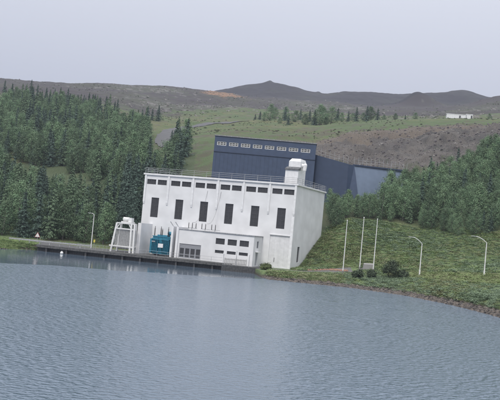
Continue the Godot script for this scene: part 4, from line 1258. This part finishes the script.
func plant_woods() -> void:
	# species: meshes built once, shared by every tree
	var kinds := []
	var birch := Color(0.116, 0.184, 0.1)
	var larch := Color(0.13, 0.195, 0.112)
	var spruce := Color(0.07, 0.112, 0.088)
	for i in 4:
		kinds.append(broadleaf(100 + i, 8.0 + i * 0.6, 4.2 + (i % 3) * 0.5, 0.12, birch * (0.68 + 0.2 * i)))
	for i in 3:
		kinds.append(conifer(140 + i, 10.0 + i * 0.8, 3.9 + 0.3 * i, 0.1, larch * (0.85 + 0.13 * i)))
	for i in 3:
		kinds.append(conifer(180 + i, 9.0 + i * 1.2, 4.0 + 0.4 * i, 0.04, spruce * (0.9 + 0.1 * i)))
	var wood_meshes := []
	var crown_meshes := []
	var both := []
	for i in kinds.size():
		var bark: Material = mats["bark_pale"] if i < 7 else mats["bark_dark"]
		wood_meshes.append(kinds[i][0].mesh(bark))
		crown_meshes.append(kinds[i][1].mesh(mats["leaf"]))
		var m := ArrayMesh.new()
		kinds[i][0].add_to(m, bark)
		kinds[i][1].add_to(m, mats["leaf"])
		both.append(m)
	var names := ["birch_tree", "larch_tree", "spruce_tree"]
	# spots on jittered grids
	var left := []
	var right := []
	var r := RandomNumberGenerator.new()
	r.seed = 77
	var west_edge := [[176.0, -0.128], [195.0, -0.108], [215.0, -0.098], [240.0, -0.082], [262.0, -0.08], [280.0, -0.094], [300.0, -0.122], [345.0, -0.132], [375.0, -0.14], [395.0, -0.17], [412.0, -0.23], [425.0, -0.3]]
	var z := 179.0
	while z < 418.0:
		var cell := lerpf(3.0, 4.0, (z - 179.0) / 266.0)
		var x := -0.52 * z
		while x < -10.0:
			var px := x + r.randf_range(-0.45, 0.45) * cell
			var pz := z + r.randf_range(-0.45, 0.45) * cell
			x += cell
			var t := px / pz
			if t > lerp_table(west_edge, pz) + patch_noise.get_noise_2d(px * 2.0, pz * 2.0) * 0.012: continue
			if on_road(px, -pz) or (pz > 232.0 and pz < 302.0 and t > -0.124 and t < -0.1): continue
			# clearings
			if patch_noise.get_noise_2d(px * 1.1 + 500.0, -pz * 1.1) > lerpf(0.42, 0.22, clampf((pz - 260.0) / 150.0, 0.0, 1.0)): continue
			var k := patch_noise.get_noise_2d(px * 0.8 - 90.0, -pz * 0.8)
			var kind: int
			if (k + r.randf_range(-0.2, 0.2) > 0.3 and (pz > 215.0 or r.randf() < 0.2)) or (pz > 385.0 and r.randf() < 0.2):
				kind = 7 + r.randi() % 3
			elif pz < 215.0 and r.randf() < 0.3:
				kind = 4 + r.randi() % 3
			else:
				kind = (r.randi() % 4 if r.randf() < 0.65 else 4 + r.randi() % 3) if r.randf() < 0.82 else 7 + r.randi() % 3
			# dark spruces close behind the gantry
			if pz < 225.0 and t > -0.155 and r.randf() < 0.7: kind = 7 + r.randi() % 3
			left.append([px, -pz, kind, r.randf_range(0.62, 1.2) * lerpf(1.0, 0.85, clampf((pz - 300.0) / 140.0, 0.0, 1.0)), r.randf() * TAU])
		z += cell
	var east_top := [[0.09, 194.0], [0.125, 197.0], [0.15, 200.0], [0.165, 208.0], [0.2, 216.0], [0.24, 222.0], [0.28, 229.0], [0.32, 234.0], [0.5, 240.0]]
	z = 168.0
	while z < 264.0:
		var cell := 2.6
		var x := 13.0
		while x < 0.47 * z:
			var px := x + r.randf_range(-0.45, 0.45) * cell
			var pz := z + r.randf_range(-0.45, 0.45) * cell
			x += cell
			var t := px / pz
			var s := ground_info(px, -pz).y
			if t < 0.092 or s < 4.02 + patch_noise.get_noise_2d(px * 2.0, pz * 2.0) * 0.35 - clampf((t - 0.2) * 2.0, 0.0, 0.25): continue
			if pz > lerp_table(east_top, t) + patch_noise.get_noise_2d(px * 3.0, pz * 3.0) * 8.0: continue
			if px < 42.0 and pz > 198.0 and pz < 222.0 and px - 15.0 < (pz - 198.0) * 1.1 + 8.0: continue
			var kind := r.randi() % 5
			if r.randf() < 0.1: kind = 7 + r.randi() % 3
			var sc := r.randf_range(0.55, 0.9)
			if s < 4.12: sc *= 0.75
			if t < 0.15: sc = clampf((8.0 + 0.0545 * pz - ground(px, -pz)) / 9.0, 0.3, 0.8) * r.randf_range(0.75, 1.0)
			right.append([px, -pz, kind, sc, r.randf() * TAU])
		z += cell
	print("trees ", left.size(), " ", right.size())
	# the trees that show largest are individuals, the rest of each wood is one mass
	var jobs := [[left, 190, -0.325, 0.0, "in the dense wood beside the lake road", "trees of the wood beside the lake road", "west_wood", "dense mixed green wood covering the hillside above the lake road"],
		[right, 110, 0.0, 0.335, "in the wood above the grass bank", "trees of the wood above the grass bank", "east_wood", "dense leafy wood covering the slope above the grass bank and lamps"]]
	var looks := ["pale-stemmed leafy birch", "tall pale green larch", "dark pointed spruce"]
	for job in jobs:
		var spots: Array = job[0]
		spots.sort_custom(func(a, b): return a[1] > b[1])
		var taken := 0
		var rest := []
		for i in both.size(): rest.append([])
		var firsts := {}
		for q in spots:
			var at := Vector3(q[0], ground(q[0], q[1]) - 0.15, q[1])
			var t: float = q[0] / -q[1]
			var b := Basis(Vector3.UP, q[4]).scaled(Vector3.ONE * q[3])
			if taken < job[1] and t > job[2] and t < job[3]:
				taken += 1
				var fam: int = 0 if q[2] < 4 else (1 if q[2] < 7 else 2)
				var o: Node3D
				if firsts.has(q[2]):
					o = firsts[q[2]].duplicate()
					o.name = numbered(names[fam])
					add_child(o)
					o.position = at
				else:
					o = thing(names[fam], looks[fam] + " " + job[4], "tree", at, 0.0, job[5])
					part_mesh(wood_meshes[q[2]], "trunk", o)
					part_mesh(crown_meshes[q[2]], "crown", o)
					firsts[q[2]] = o
				o.transform.basis = b
				var where: String
				if q[0] < 0.0:
					where = "behind the white gantry" if t > -0.165 and q[1] > -215.0 else ("at the road edge of the dense wood" if q[1] > -188.0 else "inside the dense wood above the lake road")
				else:
					where = "below the navy wing wall" if t < 0.15 else ("at the lower edge of the wood above the grass bank" if ground_info(q[0], q[1]).y < 4.15 else "inside the wood above the grass bank")
				tag(o, looks[fam] + " " + where, "tree", job[5])
			else:
				rest[q[2]].append(Transform3D(b, at))
		var root := Node3D.new()
		root.name = job[6]
		add_child(root)
		tag(root, job[7], "wood")
		root.set_meta("kind", "stuff")
		for i in both.size():
			if rest[i].size() > 0:
				scatter("trees", both[i], rest[i], root)
	# lone conifers on the plateau
	var lone := [[1.3, -454.0, 6.5], [6.3, -448.0, 8.5], [11.2, -418.0, 4.0], [14.0, -430.0, 5.5], [15.2, -412.0, 5.0], [18.5, -422.8, 8.0], [22.5, -394.0, 6.0], [26.3, -388.0, 8.5], [28.4, -388.0, 8.0], [35.1, -400.0, 8.0], [44.3, -412.0, 5.5], [47.5, -406.0, 6.0], [52.0, -418.0, 4.5], [56.5, -420.4, 10.0], [-1.3, -466.0, 4.0], [3.3, -430.0, 5.0], [9.1, -460.0, 6.0], [23.3, -460.0, 5.5], [26.1, -424.0, 7.0], [32.0, -412.0, 7.5], [31.8, -388.0, 5.0], [39.6, -418.0, 6.0], [40.7, -406.0, 4.5], [47.7, -424.0, 5.0], [52.5, -406.0, 6.0], [61.1, -430.0, 6.5], [64.6, -430.0, 4.0], [70.2, -430.0, 4.0], [75.3, -430.0, 3.5], [15.8, -466.0, 6.5], [80.3, -430.0, 4.0], [-52.5, -420.0, 6.0], [-49.4, -420.0, 7.0], [118.5, -430.0, 4.0]]
	var first := {}
	for i in lone.size():
		var q: Array = lone[i]
		var kind: int = [7, 3, 2, 9, 8, 1, 0][i % 7]
		var at := Vector3(q[0], ground(q[0], q[1]) - 0.3, q[1])
		var o: Node3D
		if first.has(kind):
			o = first[kind].duplicate()
			o.name = numbered("plateau_tree")
			add_child(o)
			o.position = at
		else:
			o = thing("plateau_tree", "small dark tree standing alone on the plateau grass above the navy hall", "tree", at, 0.0, "lone trees on the plateau")
			part_mesh(wood_meshes[kind], "trunk", o)
			part_mesh(crown_meshes[kind], "crown", o)
			first[kind] = o
		var sc: float = q[2] / 9.5 * (0.8 + 0.4 * fposmod(i * 0.618, 1.0))
		o.transform.basis = Basis(Vector3.UP, i * 1.7).scaled(Vector3(sc * 1.5, sc, sc * 1.5))

func plant_shore() -> void:
	var r := RandomNumberGenerator.new()
	r.seed = 5
	# round bush and the low ones near it
	var green := Color(0.045, 0.066, 0.034)
	for q in [[24.6, -141.5, 3.6, 3.0, "large round dark green bush on the shore by the flagpoles", 900], [19.2, -142.2, 1.8, 1.8, "low dark bush in front of the middle flagpole", 901], [21.5, -142.0, 1.6, 1.5, "small dark bush in front of the memorial stone", 902],
			[26.6, -141.0, 1.6, 1.8, "small bush hugging the far side of the large round bush", 904], [3.9, -148.0, 1.3, 2.0, "bright green bush at the end of the quay by the big door", 903]]:
		var o := thing("bush", q[4], "bush", Vector3(q[0], ground(q[0], q[1]) - 0.05, q[1]))
		var k := shrub(q[5], q[2], q[3], green if q[5] != 903 else Color(0.09, 0.115, 0.04), 26, 110, 0.1)
		part(k[0], "stems", mats["bark_dark"], o)
		part(k[1], "foliage", mats["leaf"], o)
	# shore rocks
	var rocks := []
	for i in 3: rocks.append(rock_mesh(40 + i, [Color(0.105, 0.09, 0.08), Color(0.135, 0.115, 0.1), Color(0.075, 0.068, 0.065)][i]))
	var spots := [[], [], []]
	for i in 9000:
		var t := r.randf_range(-0.02, 0.5)
		if t < 0.022 : continue
		var a := profile(t, 1)
		var b := profile(t, 2)
		var d := lerpf(a.x, b.x, r.randf_range(-0.05, 0.5) * r.randf_range(0.5, 1.0))
		var x := t * d
		var sz := r.randf_range(0.1, 0.3) * (1.5 if r.randf() < 0.15 else 1.0)
		spots[i % 3].append(Transform3D(Basis.from_euler(Vector3(r.randf(), r.randf() * TAU, r.randf())).scaled(Vector3.ONE * sz), Vector3(x, ground(x, -d) + sz * 0.15, -d)))
	for i in 700:
		var t := r.randf_range(-0.45, -0.245)
		var a := profile(t, 1)
		var d := a.x + r.randf_range(-0.2, 1.4)
		var x := t * d
		var sz := r.randf_range(0.1, 0.3)
		spots[i % 3].append(Transform3D(Basis.from_euler(Vector3(r.randf(), r.randf() * TAU, r.randf())).scaled(Vector3.ONE * sz), Vector3(x, ground(x, -d) + sz * 0.15, -d)))
	var root := Node3D.new()
	root.name = "shore_rocks"
	add_child(root)
	tag(root, "band of small brown rocks along the waterline", "rocks")
	root.set_meta("kind", "stuff")
	for i in 3: scatter("rocks", rocks[i], spots[i], root)
	# rusty rubble edging in front of the slope
	var red := []
	for i in 260:
		var x := r.randf_range(11.5, 18.2)
		var z := lerpf(-152.5, -148.2, (x - 11.5) / 6.7) + r.randfn() * 0.22
		var sz := r.randf_range(0.1, 0.26)
		red.append(Transform3D(Basis.from_euler(Vector3(r.randf(), r.randf() * TAU, r.randf())).scaled(Vector3.ONE * sz), Vector3(x, ground(x, z) + sz * 0.4, z)))
	var rd := scatter("red_rubble", rock_mesh(55, Color(0.3, 0.18, 0.13)), red)
	tag(rd, "low line of rusty red rubble at the foot of the slope by the station", "rubble")
	# grass
	var tones := [Color(0.16, 0.24, 0.09), Color(0.2, 0.26, 0.1), Color(0.23, 0.245, 0.125), Color(0.155, 0.215, 0.13)]
	var tufts := []
	for i in 4:
		var herb := shrub(60 + i, 0.2, 0.9, tones[i], 8, 16, 0.03, 2.4, true)
		tufts.append(herb[1].mesh(mats["leaf"]))
	var g := [[], [], [], []]
	for i in 17000:
		var t := r.randf_range(0.03, 0.4)
		var a := profile(t, 2)
		var b := profile(t, 4)
		var d := lerpf(a.x - 5.0, b.x + 3.0, r.randf())
		var x := t * d
		if x < 9.0 and d > 148.0: continue
		var s := ground_info(x, -d).y
		if s < 1.42 + r.randf_range(0.0, 0.25): continue
		# inside the station
		var loc := (Vector3(x, 0, -d) - STATION_AT).rotated(Vector3.UP, -STATION_TURN)
		if loc.x < 0.3 and loc.z < 0.4: continue
		if on_yard(x, -d): continue
		var p := patch_noise.get_noise_2d(x * 3.0, d * 3.0) + r.randf_range(-0.7, 0.7)
		var kind := 0
		if s < 2.5: kind = 3 if p < 0.3 else (0 if p < 0.6 else 2)
		if s < 2.4 and t < 0.12: kind = 2 if p > -0.3 else 0
		elif p > 0.3: kind = 2
		elif p > 0.05: kind = 1
		elif p < -0.35: kind = 3
		if s > 2.6 and s < 3.05 and t > 0.17: kind = 1 + int(r.randf() < 0.5)
		var sc := r.randf_range(0.6, 1.25) * (1.0 + 0.5 * patch_noise.get_noise_2d(x * 6.0, d * 6.0))
		g[kind].append(Transform3D(Basis(Vector3.UP, r.randf() * TAU).scaled(Vector3(1.2, 0.9, 1.2) * sc * 1.1), Vector3(x, ground(x, -d), -d)))
	for i in 9000:
		var t := r.randf_range(-0.45, -0.243)
		var d := r.randf_range(154.0, 168.5)
		var x := t * d
		var s := ground_info(x, -d).y
		if s < 1.25: continue
		g[r.randi() % 2].append(Transform3D(Basis(Vector3.UP, r.randf() * TAU).scaled(Vector3.ONE * r.randf_range(0.6, 1.1)), Vector3(x, ground(x, -d), -d)))
	var gr := Node3D.new()
	gr.name = "bank_grass"
	add_child(gr)
	tag(gr, "rough green and yellowish grass covering the banks by the water", "grass")
	gr.set_meta("kind", "stuff")
	for i in 4: scatter("tufts", tufts[i], g[i], gr)
	# heather and dwarf birch on the hills
	var low := []
	for i in 3:
		var k := shrub(70 + i, 0.9, 1.9, [Color(0.085, 0.11, 0.06), Color(0.1, 0.09, 0.07), Color(0.11, 0.135, 0.065)][i], 9, 26, 0.16)
		low.append(k[1].mesh(mats["leaf"]))
	var hs := [[], [], []]
	for i in 15000:
		var t := r.randf_range(-0.4, 0.4)
		var d := 285.0 * pow(1100.0 / 285.0, r.randf())
		var x := t * d
		if on_road(x, -d): continue
		var p := patch_noise.get_noise_2d(x * 1.2 + 33.0, d * 1.2) + rough_noise.get_noise_2d(x * 2.0, d * 2.0) * 0.6
		if p < 0.12 + r.randf_range(-0.3, 0.3): continue
		var sc := r.randf_range(0.2, 0.5) * (1.8 if r.randf() < 0.08 else 1.0) * lerpf(0.8, 1.4, clampf((d - 300.0) / 600.0, 0.0, 1.0))
		hs[r.randi() % 3].append(Transform3D(Basis(Vector3.UP, r.randf() * TAU).scaled(Vector3(1.0, 0.8, 1.0) * sc), Vector3(x, ground(x, -d), -d)))
	var hr := Node3D.new()
	hr.name = "heath_shrubs"
	add_child(hr)
	tag(hr, "low scattered heather and shrubs on the hills behind the halls", "shrubs")
	hr.set_meta("kind", "stuff")
	for i in 3: scatter("shrubs", low[i], hs[i], hr)
	# loose rock on the quarry face and pale outcrops on the heath
	var qs := [[], [], []]
	var qrocks := []
	for i in 3: qrocks.append(rock_mesh(80 + i, [Color(0.15, 0.135, 0.13), Color(0.105, 0.095, 0.1), Color(0.2, 0.19, 0.18)][i]))
	for i in 6000:
		var t := r.randf_range(0.05, 0.42)
		var a := profile(t, 5)
		var b := profile(t, 6)
		var d := lerpf(a.x, b.x + 3.0, r.randf())
		var x := t * d
		var sz := 0.12 + 0.5 * pow(r.randf(), 4.0)
		qs[r.randi() % 2 if r.randf() < 0.93 else 2].append(Transform3D(Basis.from_euler(Vector3(r.randf(), r.randf() * TAU, r.randf())).scaled(Vector3.ONE * sz), Vector3(x, ground(x, -d), -d)))
	for i in 5200:
		var t := r.randf_range(-0.4, 0.4)
		var d := 500.0 * pow(1000.0 / 500.0, r.randf())
		var x := t * d
		var p := fine_noise.get_noise_2d(x * 1.3 + 70.0, -d * 1.3) * 1.2 + rough_noise.get_noise_2d(x * 0.6 - 300.0, -d * 0.6) * 0.9
		if p < 0.46: continue
		var sz := r.randf_range(0.4, 1.5)
		qs[2 if r.randf() < 0.6 else 0].append(Transform3D(Basis.from_euler(Vector3(r.randf(), r.randf() * TAU, r.randf())).scaled(Vector3.ONE * sz), Vector3(x, ground(x, -d), -d)))
	var qr := Node3D.new()
	qr.name = "quarry_rocks"
	add_child(qr)
	tag(qr, "loose purple grey rock strewn over the quarry face and hills", "rocks")
	qr.set_meta("kind", "stuff")
	for i in 3: scatter("rocks", qrocks[i], qs[i], qr)

func on_yard(x: float, z: float) -> bool:
	var line := [Vector2(2.6, -151.5), Vector2(9.0, -150.2), Vector2(15.0, -149.2), Vector2(19.0, -149.0)]
	var p := Vector2(x, z)
	for i in line.size() - 1:
		if Geometry2D.get_closest_point_to_segment(p, line[i], line[i + 1]).distance_to(p) < 2.2: return true
	return false

# ---------------------------------------------------------------- materials list
func make_materials() -> void:
	var g1 := grain_texture(1, 0.012, 0.72, 1.0)
	var g2 := grain_texture(2, 0.05, 0.55, 1.0)
	var g3 := grain_texture(3, 0.006, 0.93, 1.0)
	painted("soil", g2, 9.0)
	mats["leaf"] = mat("leaf", Color.WHITE, 0.75)
	mats["leaf"].vertex_color_use_as_albedo = true
	mats["leaf"].backlight_enabled = true
	mats["leaf"].backlight = Color(0.25, 0.28, 0.18)
	mats["rock"] = mat("rock", Color.WHITE, 0.95)
	mats["rock"].vertex_color_use_as_albedo = true
	grainy("white_wall", Color(0.77, 0.77, 0.78), 0.85, g3, 14.0)
	grainy("white_trim", Color(0.8, 0.8, 0.81), 0.7, g3, 3.0)
	grainy("door_paint", Color(0.74, 0.74, 0.75), 0.6, g3, 4.0)
	grainy("white_steel", Color(0.74, 0.74, 0.73), 0.5, g3, 2.0)
	grainy("concrete", Color(0.34, 0.33, 0.32), 0.9, g1, 3.0)
	grainy("quay_concrete", Color(0.12, 0.12, 0.12), 0.9, g1, 4.0)
	grainy("wet_concrete", Color(0.075, 0.075, 0.078), 0.6, g1, 3.0)
	grainy("felt", Color(0.16, 0.165, 0.175), 0.95, g1, 3.0)
	grainy("roof_edge", Color(0.36, 0.37, 0.39), 0.7, g1, 3.0)
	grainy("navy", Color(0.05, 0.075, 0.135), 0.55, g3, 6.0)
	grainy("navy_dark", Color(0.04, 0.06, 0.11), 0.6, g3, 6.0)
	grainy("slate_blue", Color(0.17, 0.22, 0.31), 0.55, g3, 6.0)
	grainy("teal", Color(0.035, 0.27, 0.4), 0.5, g1, 2.0)
	grainy("galvanised", Color(0.46, 0.47, 0.49), 0.5, g1, 1.5)
	grainy("asphalt", Color(0.17, 0.17, 0.18), 0.95, g2, 3.0)
	grainy("gravel", Color(0.19, 0.185, 0.18), 0.95, g2, 2.0)
	grainy("pale_stone", Color(0.42, 0.41, 0.4), 0.9, g2, 1.5)
	grainy("pale_wood", Color(0.45, 0.44, 0.43), 0.85, g1, 1.0)
	grainy("bark_pale", Color(0.2, 0.19, 0.17), 0.95, g2, 0.8)
	grainy("bark_dark", Color(0.07, 0.058, 0.048), 0.95, g2, 0.8)
	mat("dark_frame", Color(0.075, 0.075, 0.08), 0.5)
	mat("grey_frame", Color(0.34, 0.35, 0.38), 0.5)
	mat("insulator", Color(0.05, 0.045, 0.045), 0.35)
	mat("sign_red", Color(0.4, 0.03, 0.03), 0.5)
	mat("sign_yellow", Color(0.6, 0.5, 0.08), 0.5)
	var dg := mat("dark_glass", Color(0.085, 0.085, 0.09), 0.1)
	dg.transparency = BaseMaterial3D.TRANSPARENCY_ALPHA
	dg.albedo_color.a = 0.55
	var hg := mat("hall_glass", Color(0.06, 0.06, 0.06), 0.08)
	hg.transparency = BaseMaterial3D.TRANSPARENCY_ALPHA
	hg.albedo_color.a = 0.3
	var ripples := ripple_normals(1024, 9, 0.16)
	for q in [["water", 1.0, 9.7, 0.17], ["calm_water", 0.06, 9.7, 0.03]]:
		var w := mat(q[0], Color(0.1, 0.14, 0.19), q[3])
		w.metallic_specular = 0.5
		w.normal_enabled = true
		w.normal_texture = ripples
		w.normal_scale = q[1]
		w.uv1_triplanar = true
		w.uv1_world_triplanar = true
		w.uv1_scale = Vector3(1.0 / 21.0, 1.0 / 16.0, 1.0 / 13.0)

# ---------------------------------------------------------------- scene
func _ready() -> void:
	# camera: handheld phone across the lake, slightly tilted
	var cam := Camera3D.new()
	cam.name = "camera"
	cam.fov = rad_to_deg(2.0 * atan(200.0 / 844.0))
	cam.far = 12000.0
	cam.near = 0.5
	add_child(cam)
	cam.position = Vector3(0, 8, 0)
	cam.basis = Basis(Vector3.RIGHT, atan(28.0 / 844.0)) * Basis(Vector3.BACK, deg_to_rad(5.3))
	cam.current = true
	# overcast sky and haze
	var env := Environment.new()
	var sky := Sky.new()
	var sm := ProceduralSkyMaterial.new()
	sm.sky_top_color = Color(0.975, 0.982, 0.992)
	sm.sky_horizon_color = Color(0.462, 0.478, 0.53)
	sm.sky_curve = 1.0
	sm.sky_energy_multiplier = 1.3
	sm.ground_bottom_color = Color(0.3, 0.32, 0.34)
	sm.ground_horizon_color = Color(0.6, 0.62, 0.68)
	sm.sun_angle_max = 0.0
	sky.sky_material = sm
	env.background_mode = Environment.BG_SKY
	env.sky = sky
	env.background_energy_multiplier = 1.0
	env.tonemap_mode = Environment.TONE_MAPPER_LINEAR
	env.tonemap_exposure = 1.28
	env.fog_enabled = true
	env.fog_density = 0.00017
	env.fog_light_color = Color(0.7, 0.73, 0.8)
	env.sdfgi_enabled = true
	env.ssao_enabled = true
	env.ssil_enabled = true
	var we := WorldEnvironment.new()
	we.name = "world_environment"
	we.environment = env
	add_child(we)
	var sun := DirectionalLight3D.new()
	sun.name = "sun"
	sun.light_energy = 0.5
	sun.light_angular_distance = 14.0
	sun.light_color = Color(1.0, 0.98, 0.95)
	sun.shadow_enabled = true
	add_child(sun)
	sun.look_at_from_position(Vector3(-22, 75, 60), Vector3.ZERO)

	line_count = LINE_DIST.size()
	rough_noise.seed = 11; rough_noise.frequency = 0.008; rough_noise.fractal_octaves = 5
	patch_noise.seed = 12; patch_noise.frequency = 0.011; patch_noise.fractal_octaves = 3
	fine_noise.seed = 13; fine_noise.frequency = 0.06; fine_noise.fractal_octaves = 4
	make_materials()
	print("materials")
	build_ground()
	print("ground")
	water_sheet("water", mats["water"], false)
	water_sheet("calm_water", mats["calm_water"], true)
	print("water")
	drape("hill_road", HILL_ROAD, 7.0, mats["asphalt"], 0.25)
	build_station()
	build_navy_hall()
	build_quay()
	build_transformer()
	build_rack_frame()
	build_road_side()
	build_east_shore()
	build_far_cabins()
	print("buildings")
	plant_woods()
	plant_shore()
	print("done")
